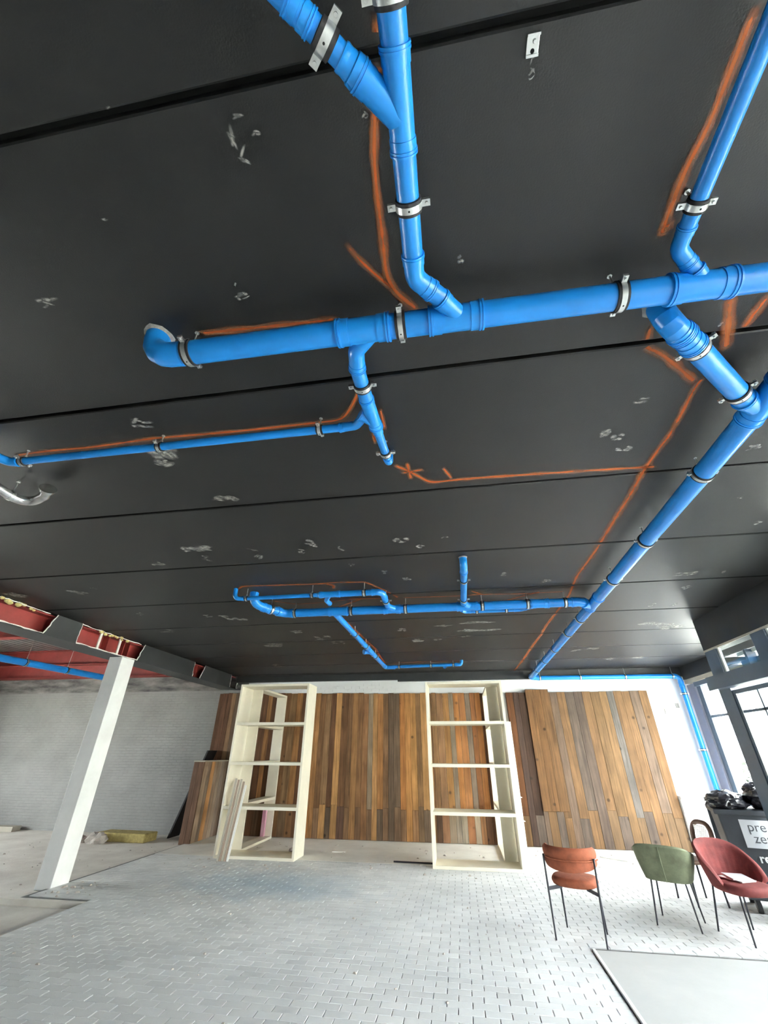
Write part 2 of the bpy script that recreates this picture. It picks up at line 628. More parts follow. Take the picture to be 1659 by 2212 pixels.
# ---- ceiling -----------------------------------------------------------
ce = struct('ceiling', MB().box(-6.3, 5.9, -4.2, 11.6, ZC + 0.05, ZC + 0.25).box(-6.3, -5.95, -4.2, 11.8, ZC + 0.25, 4.6), M['gap'])
for a, b in zip(JOINTS[:-1], JOINTS[1:]):
    a2, b2 = max(a, -4.2), min(b, 11.45)
    if b2 - a2 < 0.05:
        continue
    xr = 4.0 if b2 < 7.0 else 5.45
    mb = MB()
    c = 0.006
    x0, x1, y0, y1 = -5.93, xr, a2 + GAP, b2 - GAP
    n = 0
    mb.v = [(x0, y0, ZC + .06), (x1, y0, ZC + .06), (x1, y1, ZC + .06), (x0, y1, ZC + .06),
            (x0, y0, ZC + c), (x1, y0, ZC + c), (x1, y1, ZC + c), (x0, y1, ZC + c),
            (x0, y0 + c, ZC), (x1, y0 + c, ZC), (x1, y1 - c, ZC), (x0, y1 - c, ZC)]
    for k in range(4):
        j = (k + 1) % 4
        mb.f.append((k, j, 4 + j, 4 + k))
        mb.f.append((4 + k, 4 + j, 8 + j, 8 + k))
    mb.f.append((8, 9, 10, 11))
    mb.build('ceiling_slab', M['ceil'], ce)

# ---- paint marks on the ceiling ----------------------------------------
SPRAY = [[(-0.08,0.28,0.017),(-0.09,0.36,0.018),(-0.12,0.51,0.019),(-0.14,0.59,0.021),(-0.15,0.72,0.022),(-0.15,0.84,0.024),(-0.16,0.97,0.025),(-0.16,1.03,0.026),(-0.14,1.09,0.027),(-0.08,1.16,0.027),(-0.03,1.21,0.028)],[(-0.31,0.86,0.018),(-0.24,0.97,0.019),(-0.16,1.06,0.02),(-0.14,1.09,0.02)],[(-1.13,1.16,0.024),(-0.91,1.17,0.024),(-0.67,1.18,0.024),(-0.42,1.19,0.023)],[(0.97,0.43,0.019),(0.97,0.5,0.02),(0.97,0.6,0.022),(0.97,0.72,0.023),(0.95,0.79,0.024),(0.95,0.84,0.025),(0.95,0.92,0.026),(0.95,1.0,0.027),(0.96,1.04,0.028)],[(0.95,0.97,0.03),(0.98,1.02,0.03)],[(1.37,1.35,0.035),(1.44,1.51,0.037),(1.51,1.67,0.039)],[(1.54,1.36,0.031),(1.53,1.47,0.033),(1.52,1.6,0.035)],[(1.07,1.45,0.029),(1.09,1.54,0.03),(1.08,1.59,0.03),(1.16,1.62,0.03),(1.26,1.7,0.031),(1.37,1.8,0.032),(1.46,1.88,0.033)],[(1.49,1.84,0.027),(1.47,1.89,0.027),(1.49,2.08,0.029),(1.51,2.38,0.032),(1.5,2.42,0.033),(1.49,2.63,0.035),(1.49,2.78,0.036),(1.51,3.07,0.039),(1.51,3.37,0.042),(1.52,3.73,0.046),(1.53,4.09,0.049),(1.52,4.51,0.054),(1.51,4.86,0.057),(1.57,5.53,0.064),(1.56,6.37,0.072),(1.54,7.02,0.079),(1.56,7.63,0.085),(1.54,8.54,0.094),(1.54,9.93,0.108),(1.51,11.31,0.122)],[(-0.32,2.38,0.028),(-0.21,2.48,0.028),(-0.07,2.65,0.029),(0.11,2.64,0.029),(0.35,2.64,0.029),(0.62,2.65,0.029),(0.92,2.66,0.028),(1.18,2.67,0.028),(1.57,2.69,0.028)],[(-0.28,2.49,0.023),(-0.1,2.47,0.023)],[(-0.22,2.36,0.022),(-0.21,2.59,0.024)],[(0.03,2.46,0.02),(0.1,2.63,0.021)],[(-2.94,1.87,0.027),(-2.69,1.86,0.027),(-2.33,1.87,0.026),(-1.86,1.85,0.025),(-1.57,1.86,0.025),(-1.25,1.87,0.025),(-0.99,1.87,0.024),(-0.75,1.87,0.024),(-0.57,1.87,0.024),(-0.48,1.76,0.023),(-0.42,1.65,0.022)],[(-0.39,1.85,0.021),(-0.4,2.0,0.022),(-0.4,2.14,0.023)],[(-0.32,1.8,0.017),(-0.32,1.9,0.017),(-0.32,2.01,0.018)],[(-2.71,4.76,0.036),(-2.55,4.6,0.035),(-2.09,4.63,0.035),(-1.56,4.66,0.034),(-1.32,4.64,0.034),(-0.98,4.68,0.034),(-0.87,4.88,0.035),(-0.78,5.05,0.036),(-0.66,5.32,0.037)],[(-1.5,4.67,0.052),(-1.39,4.73,0.052),(-1.44,4.86,0.053)],[(-2.39,5.21,0.029),(-2.12,5.4,0.029),(-1.71,5.37,0.029),(-1.23,5.28,0.028),(-0.82,5.32,0.028)],[(-0.6,5.33,0.028),(0.19,5.37,0.028),(0.37,5.34,0.027),(0.85,5.39,0.027),(1.2,5.39,0.027),(1.49,5.38,0.027)],[(0.26,5.14,0.027),(0.47,5.39,0.028)],[(-1.58,5.62,0.03),(-1.17,5.31,0.028)],[(0.77,5.65,0.028),(1.19,5.33,0.027)],[(-1.64,6.16,0.038),(-1.59,7.13,0.042),(-1.52,8.33,0.048),(-1.57,9.96,0.057),(-0.83,9.89,0.056),(0.17,9.85,0.055)]]
SCUFF = [(-1.75,0.9,0.1,0.03),(-0.6,0.51,0.02,0.08),(-0.54,0.43,0.05,0.01),(-0.54,0.48,0.05,0.01),(-0.83,1.01,0.06,0.02),(0.37,0.45,0.01,0.04),(0.37,0.48,0.01,0.02),(-1.83,1.71,0.12,0.06),(-1.87,2.04,0.2,0.13),(-1.97,2.11,0.13,0.05),(-1.74,2.64,0.15,0.08),(-1.21,0.63,0.04,0.01),(-0.96,0.35,0.02,0.02),(1.1,2.25,0.07,0.06),(1.18,2.31,0.06,0.05),(1.25,2.44,0.09,0.03),(1.2,1.98,0.07,0.03),(2.12,2.55,0.06,0.05),(-2.63,3.47,0.06,0.12),(-2.54,3.72,0.06,0.13),(-3.16,3.79,0.11,0.09),(-1.95,3.69,0.04,0.19),(-1.47,3.7,0.03,0.14),(-1.31,3.56,0.05,0.15),(-1.05,3.71,0.04,0.09),(-2.43,3.48,0.29,0.09),(-0.42,3.62,0.11,0.08),(-0.23,3.77,0.07,0.06),(0.01,3.6,0.05,0.05),(-4.77,4.48,0.18,0.13),(-4.48,4.42,0.06,0.08),(-5.74,4.47,0.25,0.14),(-4.84,6.48,0.23,0.17),(-4.64,5.49,0.06,0.16),(-3.65,5.75,0.09,0.11),(-3.39,5.84,0.14,0.16),(-3.29,5.93,0.22,0.16),(-2.65,6.88,0.15,0.16),(-3.43,7.78,0.33,0.21),(-4.19,9.92,0.16,0.32),(-2.39,7.43,0.1,0.22),(-2.21,7.71,0.07,0.23),(-2.04,7.77,0.05,0.23),(-2.22,7.27,0.08,0.14),(0.42,6.69,0.44,0.08),(0.44,7.22,0.5,0.12),(-0.1,6.84,0.23,0.09),(-0.8,6.98,0.11,0.15),(-0.64,7.78,0.17,0.18),(-0.25,7.79,0.1,0.14),(0.25,7.62,0.12,0.14),(-0.71,4.39,0.07,0.08),(-0.47,4.64,0.08,0.08),(-1.03,4.13,0.04,0.08),(0.67,4.66,0.06,0.09),(1.19,4.96,0.08,0.08),(2.67,4.96,0.15,0.08),(2.81,4.93,0.07,0.12),(3.12,4.95,0.04,0.1),(2.92,5.43,0.1,0.1),(2.81,6.12,0.04,0.12),(3.1,6.15,0.04,0.12),(3.3,7.26,0.37,0.22),(3.58,7.45,0.3,0.27),(3.96,9.99,0.16,0.22),(3.41,10.02,0.1,0.28),(2.74,8.91,0.18,0.18),(2.43,9.08,0.13,0.19),(2.4,3.24,0.03,0.04),(2.8,3.72,0.05,0.07),(0.16,1.0,0.02,0.02),(-0.15,0.49,0.01,0.01),(1.18,1.26,0.02,0.02),(1.41,1.5,0.02,0.02)]



def in_joint(yy):
    return any(abs(yy - j) < GAP + 0.002 for j in JOINTS)


def decal(name, m, strips):
    verts, faces, edge = [], [], []
    prof = ((-1.35, 0.0), (-0.68, 0.62), (0.0, 1.0), (0.68, 0.62), (1.35, 0.0))
    for st in strips:
        if name == 'spray_line':
            st = [(a_, b_, min(c_ * 1.4, .062)) for a_, b_, c_ in st]
        pts = []
        for (x0, y0, w0), (x1, y1, w1) in zip(st[:-1], st[1:]):
            k = max(2, int(math.hypot(x1 - x0, y1 - y0) / 0.03))
            for i in range(k):
                t = i / k
                pts.append((x0 + (x1 - x0) * t, y0 + (y1 - y0) * t, w0 + (w1 - w0) * t))
        pts.append(st[-1])
        # soften the corners
        for _ in range(3):
            pts = [pts[0]] + [tuple((a[i] + 2 * b[i] + c[i]) / 4 for i in range(3)) for a, b, c in zip(pts[:-2], pts[1:-1], pts[2:])] + [pts[-1]]
        n0 = len(verts)
        m_ = len(pts)
        for i, (x, yv, w) in enumerate(pts):
            a, b = pts[max(i - 1, 0)], pts[min(i + 1, m_ - 1)]
            dx, dy = b[0] - a[0], b[1] - a[1]
            l = math.hypot(dx, dy) or 1
            nx, ny = -dy / l, dx / l
            ww = w * 0.5 * (1 + 0.22 * math.sin(x * 23 + yv * 31) * math.sin(yv * 11 + 1))
            fade = 0.0 if i in (0, m_ - 1) else 1.0
            for pr, e in prof:
                verts.append((x + nx * ww * pr, yv + ny * ww * pr, ZC - 0.0012))
                edge.append(e * fade)
        for i in range(m_ - 1):
            if in_joint(pts[i][1]) or in_joint(pts[i + 1][1]):
                continue
            for j in range(4):
                a = n0 + i * 5 + j
                faces.append((a, a + 1, a + 6, a + 5))
    me = bpy.data.meshes.new(name)
    me.from_pydata(verts, [], faces)
    me.materials.append(m)
    at = me.attributes.new('edge', 'FLOAT', 'POINT')
    at.data.foreach_set('value', edge)
    o = bpy.data.objects.new(name, me)
    o.parent = ce
    COL.objects.link(o)
    return o


for st in SPRAY:
    decal('spray_line', M['spray'], [st])
sc_strips = []
for (x, y, w, d) in SCUFF:
    w, d = w * 1.4, d * 1.4
    for _ in range(3 if max(w, d) < .08 else 6):
        cx, cy = x + random.uniform(-.5, .5) * w * .8, y + random.uniform(-.5, .5) * d * .8
        ang = math.atan2(d, w) * random.choice((-1, 1)) * random.uniform(.2, 1) + random.uniform(-.3, .3)
        ln = max(.02, max(w, d) * random.uniform(.25, .6))
        th = max(.006, min(w, d) * random.uniform(.3, .8), ln * .12)
        sc_strips.append([(cx - ln / 2 * math.cos(ang), cy - ln / 2 * math.sin(ang), th * .5), (cx, cy + random.uniform(-.01, .01), th),
                          (cx + ln / 2 * math.cos(ang), cy + ln / 2 * math.sin(ang), th * .4)])
tag(decal('scuff_marks', M['scuff'], sc_strips), kind='stuff')

# ---- back wall ---------------------------------------------------------
wb = struct('wall_back', MB().box(-5.6, 5.75, 11.45, 11.75, -0.3, 3.75), M['white'])
wbl = struct('wall_back_left', MB().box(-14.7, -5.6, 11.45, 11.75, -0.3, 3.155), M['brick'])
MB().box(-14.7, -5.6, 11.45, 11.75, 3.155, 4.6).build('concrete_band', M['dirty'], wbl)
# bare brick coping showing above the planks
cop = MB()
bx = -4.28
rows = ((3.075, 3.128), (3.14, 3.193), (3.205, 3.258))
brick_w = 0.21
bme = MB().box(-0.1, 0.1, -0.01, 0.02, -0.0265, 0.0265).mesh('brick', M['white'])
for ri, (z0, z1) in enumerate(rows):
    x = -4.25 - (0.11 if ri % 2 else 0)
    while x < -1.56:
        if not (ri == 2 and random.random() < 0.45):
            o = bpy.data.objects.new('brick', bme)
            o.location = (x + 0.1, 11.44 + random.uniform(0, .006), (z0 + z1) / 2)
            o.parent = wb
            COL.objects.link(o)
        x += brick_w
struct('trim_3', MB().box(-5.93, -1.46, 11.36, 11.45, 3.335, ZC).box(-1.46, 5.4, 11.36, 11.45, 3.295, ZC), M['black'])
# boxed-in white ledge at the foot of the right end of the back wall
lg = struct('trim_4', MB().box(4.47, 5.4, 11.28, 11.45, 0.0, 0.88).box(4.47, 5.4, 11.24, 11.45, 0.88, 0.94), M['white'])
# patch and socket box on the white wall
sb = tag(MB().box(4.755, 4.845, 11.43, 11.45, 2.50, 2.63).box(4.70, 4.90, 11.435, 11.45, 2.605, 2.64).build('socket_box', M['beige']),
         'small grey socket box on the white wall right of the planks', 'socket')
tag(MB().box(5.02, 5.09, 11.435, 11.45, 2.62, 2.72).build('cover_plate', M['dirty']), 'small dark cover plate on the white wall beside the blue downpipe', 'plate')

# ---- left bay: side wall, steel, deck ----------------------------------
struct('wall_left', MB().box(-14.9, -14.5, -4.0, 4.8, -0.3, 4.6).box(-14.9, -14.5, 8.4, 11.75, -0.3, 4.6).box(-14.9, -14.5, 4.8, 8.4, -0.3, 0.6).box(-14.9, -14.5, 4.8, 8.4, 2.8, 4.6), M['brick'])
w5 = struct('window_4', MB().box(-14.75, -14.65, 4.8, 8.4, .6, .7).box(-14.75, -14.65, 4.8, 8.4, 2.7, 2.8), M['frame'])
for k in range(3):
    MB().box(-14.75, -14.65, 4.8 + 1.75 * k, 4.9 + 1.75 * k, .7, 2.7).build('mullion', M['frame'], w5)
    if k < 2:
        MB().box(-14.703, -14.697, 4.9 + 1.75 * k, 6.55 + 1.75 * k, .7, 2.7).build('pane', M['glass'], w5)

fa = struct('trim_5', MB().box(-6.39, -5.93, -4.0, 11.45, 3.172, 3.187), M['black'])      # underside board of the beam casing
for y0, y1 in ((-4.0, 4.2), (5.37, 5.88), (7.40, 9.23), (9.68, 11.03), (11.40, 11.45)):
    # each casing board has a broken, slanted end
    x0, x1 = -5.948, -5.93
    s0 = 0.0 if y0 != 7.40 else 0.05
    s1 = -0.09 if y1 in (9.23,) else 0.0
    mb = MB()
    zb, zt = 3.187, ZC
    ya, yb_, yc, yd = y0, y1, y1 + s1 * 0, y0 + s0
    if y0 == 5.37:
        ya, yd = 5.265, 5.40
    if y0 == 7.40:
        ya, yd = 7.335, 7.455
    if y0 == 9.68:
        ya, yd = 9.55, 9.70
    n = 0
    mb.v = [(x0, ya, zb), (x1, ya, zb), (x1, yb_, zb), (x0, yb_, zb), (x0, yd, zt), (x1, yd, zt), (x1, yc, zt), (x0, yc, zt)]
    mb.f = [(0, 1, 2, 3), (4, 7, 6, 5), (0, 4, 5, 1), (1, 5, 6, 2), (2, 6, 7, 3), (3, 7, 4, 0)]
    mb.build('casing_board', M['black'], fa)
    # white broken plaster core along the cut ends
    for ye0, ye1, zz0, zz1 in ((ya, yd, zb, zt), (yb_, yc, zb, zt)):
        pm_ = MB()
        k = 7
        pts = []
        for i in range(k + 1):
            t = i / k
            w = random.uniform(-.012, .012) if 0 < i < k else 0
            pts.append((-5.934, ye0 + (ye1 - ye0) * t + w, zz0 + (zz1 - zz0) * t))
        pm_.sweep(pts, [random.uniform(.006, .011) for _ in pts], 6)
        pm_.build('broken_edge', M['plaster'], fa)
for y0, y1 in ((4.2, 5.27), (5.88, 7.34)):
    pts = [(-5.936 + random.uniform(-.004, .004), y0 + (y1 - y0) * i / 14, 3.188 + random.uniform(-.004, .006)) for i in range(15)]
    MB().sweep(pts, [random.uniform(.008, .014) for _ in pts], 6).build('broken_edge', M['plaster'], fa)
    pts = [(-5.936, y0 + (y1 - y0) * i / 14, 3.478 + random.uniform(-.006, .006)) for i in range(15)]
    MB().sweep(pts, [random.uniform(.004, .009) for _ in pts], 6).build('broken_edge', M['plaster'], fa)
for y0, y1, k in ((4.2, 5.05, 12), (6.32, 7.05, 10)):
    mb = MB()
    for i in range(k):
        yy = y0 + (y1 - y0) * (i + random.random() * .8) / k
        r = random.uniform(.016, .034)
        c = (-5.94 + random.uniform(-.02, .012), yy, 3.47 + random.uniform(-.02, .012))
        mb.sweep([(c[0], c[1] - r * 1.5, c[2]), (c[0], c[1] - r, c[2]), (c[0], c[1], c[2] - r * .2), (c[0], c[1] + r, c[2]), (c[0], c[1] + r * 1.5, c[2])],
                 [r * .3, r * .85, r, r * .8, r * .3], 8)
    mb.build('foam_bead', M['foam'], fa, smooth=60)

sb_ = thing('steel_beam', 'red primed steel girder showing through holes in the black beam casing', 'beam', (-6.16, 3.7, 3.19))
sb_o = Vector((-6.16, 3.7, 3.19))


def part(mb, name, m, parent, origin=(0, 0, 0), smooth=None, bevel=0.0):
    """mesh built in world space, parented to a thing whose Empty stands at origin"""
    o = mb.build(name, m, parent, smooth, bevel)
    o.location = -Vector(origin)
    return o


part(MB().box(-6.17, -6.15, -4, 11.45, 3.21, 3.47), 'web', M['red'], sb_, sb_o)
part(MB().box(-6.30, -6.02, -4, 11.45, 3.19, 3.21), 'flange', M['red'], sb_, sb_o)
part(MB().box(-6.30, -6.02, -4, 11.45, 3.47, 3.49), 'flange', M['red'], sb_, sb_o)
for yy in (4.3, 5.45, 6.62, 7.02, 7.16, 9.5, 11.2):
    part(MB().box(-6.15, -6.03, yy, yy + .014, 3.21, 3.47), 'stiffener_plate', M['red'], sb_, sb_o)
for yy in (6.33, 6.80):
    part(MB().box(-5.975, -5.955, yy, yy + .045, 3.19, 3.485), 'stud', M['plaster'], sb_, sb_o)

def ibeam(name, label, a, b, z0, z1, w, extra=None):
    """I-beam running along X at depth a"""
    o = thing(name, label, 'beam', ((b[0] + b[1]) / 2, a, z0))
    og = o.location.copy()
    part(MB().box(b[0], b[1], a - .008, a + .008, z0 + .02, z1 - .02), 'web', M['red'], o, og)
    part(MB().box(b[0], b[1], a - w / 2, a + w / 2, z0, z0 + .02), 'flange', M['red'], o, og)
    part(MB().box(b[0], b[1], a - w / 2, a + w / 2, z1 - .02, z1), 'flange', M['red'], o, og)
    if extra:
        part(MB().box(b[0], b[1], a - w / 2 - .005, a + w / 2 - .03, extra, extra + .03), 'edge_angle', M['red'], o, og)
    return o


ibeam('steel_beam', 'deep dark red steel beam above the stained concrete band in the left bay', 11.22, (-14.5, -6.32), 3.52, 4.30, 0.30, 3.86)
ibeam('steel_beam', 'red steel beam crossing the left bay closer to the camera', 8.40, (-14.5, -6.32), 3.98, 4.30, 0.20)
ibeam('steel_beam', 'red steel beam crossing the left bay nearest the camera', 4.6, (-14.5, -6.32), 3.98, 4.30, 0.20)
dk = MB()
prof = []
x = -14.5
while x < -6.3:
    prof += [(x, 4.36), (x + .05, 4.36), (x + .075, 4.30), (x + .17, 4.30), (x + .195, 4.36)]
    x += .22
dk.grid([[(px, -4, pz) for px, pz in prof], [(px, 11.45, pz) for px, pz in prof]])
struct('ceiling_deck', dk, M['deck'])
struct('ceiling_deck_cover', MB().box(-17.4, -6.0, -4.2, 11.8, 4.40, 4.60), M['gap'])  # roof cover; unseen overhang past the left wall added to block the sun

co = tag(MB().box(-6.165, -5.905, 6.92, 7.25, -0.03, 3.172).build('column', M['column'], bevel=.006), 'white square steel column under the black beam casing', 'column')

# ---- right side: entrance glazing (plane X = 3.76) ---------------------
struct('trim_6', MB().box(3.76, 4.0, -4.0, 7.13, 3.045, ZC + .05), M['black'])
w1 = struct('window_1', MB().box(3.645, 3.80, -4.0, 7.13, 2.49, 2.665), M['frame'])          # transom beam
MB().box(3.755, 3.775, -4.0, 7.13, 3.02, 3.045).build('seal_strip', M['beige'], w1)
posts = [(6.83, 7.12)] + [(5.72 - 1.11 * k, 5.99 - 1.11 * k) for k in range(8)]
for (a, b) in posts:
    MB().box(3.76, 3.84, a, b, 2.665, 3.02).build('upper_post', M['frame'], w1)
    MB().box(3.76, 3.84, a, b, 0.0, 2.49).build('post', M['frame'], w1)
for (a, b), (c, d) in zip(posts[1:], posts[:-1]):
    y0, y1 = b, c
    MB().box(3.785, 3.815, y0, y0 + .02, 2.665, 3.02).box(3.785, 3.815, y1 - .035, y1, 2.665, 3.02).build('sash', M['framelight'], w1)
    MB().box(3.797, 3.803, y0 + .02, y1 - .035, 2.665, 3.02).build('pane', M['glass'], w1)
    sh = MB().box(3.775, 3.83, y0, y1, 2.41, 2.46).box(3.775, 3.83, y0, y1, 0.0, 0.12)
    sh.box(3.775, 3.83, y0, y0 + .06, .12, 2.41).box(3.775, 3.83, y1 - .06, y1, .12, 2.41)
    sh.build('sash', M['frame'], w1)
    MB().box(3.77, 3.776, y1 - .066, y1 - .058, .12, 2.41).build('glazing_bead', M['framelight'], w1)
    mn = MB().box(3.785, 3.82, y0 + .06, y1 - .06, 2.175, 2.205).box(3.785, 3.82, y0 + .06, y1 - .06, 1.15, 1.18).box(3.785, 3.82, (y0 + y1) / 2 - .1, (y0 + y1) / 2 - .07, .12, 2.41)
    mn.build('muntin', M['frame'], w1)
    MB().box(3.797, 3.803, y0 + .06, y1 - .06, .12, 2.41).build('pane', M['glass'], w1)
# short return of the entrance glazing
w2 = struct('window_2', MB().box(3.84, 5.6, 7.05, 7.13, 2.49, 2.62).box(3.84, 5.6, 7.05, 7.13, 3.2, 3.5).box(3.84, 3.92, 7.05, 7.13, 0, 3.2).box(4.6, 4.68, 7.05, 7.13, 0, 3.2).box(5.4, 5.6, 7.05, 7.13, 0, 3.2), M['frame'])
for x0, x1 in ((3.92, 4.6), (4.68, 5.4)):
    MB().box(x0, x1, 7.087, 7.093, 0.1, 2.49).build('pane', M['glass'], w2)
    MB().box(x0, x1, 7.087, 7.093, 2.62, 3.2).build('pane', M['glass'], w2)
    MB().box(x0, x1, 7.07, 7.11, 0.0, 0.1).build('kick_rail', M['frame'], w2)
# rear right wall with window
struct('wall_right', MB().box(5.4, 5.75, 11.12, 11.45, 0, 3.1).box(5.4, 5.75, 7.13, 11.12, 0, .22), M['pier'])
struct('trim_7', MB().box(5.33, 5.75, 7.13, 11.36, 3.21, ZC + .04), M['black'])
struct('trim_8', MB().box(5.36, 5.75, 7.13, 11.40, 3.12, 3.205), M['beige'])
w3 = struct('window_3', MB().box(5.44, 5.52, 10.95, 11.12, .22, 3.05).box(5.40, 5.55, 7.13, 11.12, 3.03, 3.12).box(5.44, 5.52, 7.13, 10.95, .22, .32), M['frame'])
MB().box(5.47, 5.50, 11.02, 11.05, .22, 3.05).build('gasket', M['gap'], w3)
for (a, b) in ((9.75, 10.95), (8.55, 9.65), (7.25, 8.45)):
    MB().box(5.45, 5.51, a, b, 2.385, 2.43).build('crossbar', M['frame'], w3)
    MB().box(5.44, 5.53, a - .10, a, .32, 3.03).build('mullion', M['frame'], w3)
    MB().box(5.46, 5.49, b - .27, b - .25, .32, 3.03).build('glazing_bead', M['framelight'], w3)
    MB().box(5.485, 5.49, a, b, 2.43, 3.03).build('pane', M['glass'], w3)
    MB().box(5.485, 5.49, a, b, .32, 2.385).build('pane', M['glass'], w3)
# closed wall behind the camera
struct('wall_front', MB().box(-14.9, 4.0, -4.15, -4.0, -.3, 4.6), M['dirty'])
struct('wall_entrance_side', MB().box(3.78, 4.0, -4.0, -2.05, -.3, 3.045), M['white'])

# ---- outdoors ----------------------------------------------------------
struct('ground', MB().box(-60, 60, -60, 60, -0.6, -0.31), M['asphalt'])
ob = thing('neighbour_building', 'pale building with large windows seen through the entrance glass', 'building', (16, 7.0, -0.31))
og = ob.location.copy()
part(MB().box(16, 24, -3, 22, -.31, 5.2), 'wall', M['facade'], ob, og)
for k in range(9):
    for (z0, z1) in ((0.6, 2.1), (3.1, 4.6)):
        part(MB().box(15.96, 16.02, -2 + 2.6 * k, -.6 + 2.6 * k, z0, z1), 'window', M['facade2'], ob, og)
part(MB().box(15.9, 24, -3, 22, 2.5, 2.75), 'band', M['framelight'], ob, og)
def hedge(label, x, y0, y1, h, n):
    hd = thing('hedge', label, 'hedge', (x, (y0 + y1) / 2, -0.31))
    hb = MB()
    for k in range(n):
        c = Vector((x + random.gauss(0, .16), random.uniform(y0, y1), -.3 + (h + .3) * random.random() ** .7))
        d = Vector((random.gauss(0, 1), random.gauss(0, 1), random.gauss(0, 1))).normalized()
        e = d.cross(Vector((0.3, 0.2, 1))).normalized()
        hb.quad(tuple(c - d * .10), tuple(c + e * .055), tuple(c + d * .10), tuple(c - e * .055))
    part(hb, 'foliage', M['leaf'], hd, hd.location)['kind'] = 'stuff'


hedge('leafy hedge outside the entrance glazing', 5.2, 2.0, 6.6, 1.35, 1500)
hedge('leafy hedge outside the rear window', 7.0, 8.0, 14.0, 1.5, 1500)
aw = thing('pane_backdrop', 'grey awning box added outside to tone down the upper entrance panes', 'backdrop', (4.25, 3.0, 2.84))  # made-up box, added so the blown-out upper panes read grey
part(MB().box(4.1, 4.4, -1, 6.95, 2.70, 2.86), 'box', M['frame'], aw, aw.location)
part(MB().box(4.08, 4.42, -1, 6.95, 2.92, 2.97), 'rail', M['framelight'], aw, aw.location)
for yb in (0.0, 2.2, 4.4, 6.6):
    part(MB().box(4.0, 4.12, yb, yb + .05, 2.74, 2.96), 'bracket', M['frame'], aw, aw.location)

# ================================================================== PIPES
SOCK = ((0.0, 1.02), (0.0003, 1.165), (0.008, 1.175), (0.0083, 1.105), (0.013, 1.105), (0.0133, 1.165), (0.021, 1.165), (0.0213, 1.095), (0.058, 1.095), (0.0583, 1.03))


def fillet(a, c, b, R, n=10):
    a, c, b = Vector(a), Vector(c), Vector(b)
    d1, d2 = (c - a).normalized(), (b - c).normalized()
    th = d1.angle(d2)
    if th < 1e-3:
        return [a, b]
    t = R * math.tan(th / 2)
    t = min(t, (c - a).length * .95, (b - c).length * .95)
    R = t / math.tan(th / 2)
    p0, p1 = c - d1 * t, c + d2 * t
    nrm = (d2 - d1 * d1.dot(d2)).normalized()
    o = p0 + nrm * R
    out = [a]
    for i in range(n + 1):
        f = th * i / n
        out.append(o - nrm * R * math.cos(f) + d1 * R * math.sin(f))
    out.append(b)
    return out


def along(path, s):
    for a, b in zip(path[:-1], path[1:]):
        l = (b - a).length
        if s <= l:
            return a.lerp(b, s / l if l else 0)
        s -= l
    return path[-1]


def fitted(mb, path, r, start=True, end=True, seg=22, body=1.035):
    """sweep along path with a socket collar at either end"""
    path = [Vector(p) for p in path]
    cum = [0.0]
    for a, b in zip(path[:-1], path[1:]):
        cum.append(cum[-1] + (b - a).length)
    T = cum[-1]
    k = r / 0.055 if r < .055 else 1.0
    k = min(k, T * .45 / SOCK[-1][0]) if (start and end) else min(k, T * .9 / SOCK[-1][0])
    st = []
    if start:
        st += [(s * k, f) for s, f in SOCK]
    if end:
        st += [(T - s * k, f) for s, f in SOCK]
    lo = SOCK[-1][0] * k + 1e-4 if start else 0
    hi = T - SOCK[-1][0] * k - 1e-4 if end else T
    for s in cum:
        if lo < s < hi or (s == 0 and not start) or (s == T and not end):
            st.append((s, body))
    st.sort()
    mb.sweep([along(path, s) for s, f in st], [r * f for s, f in st], seg)


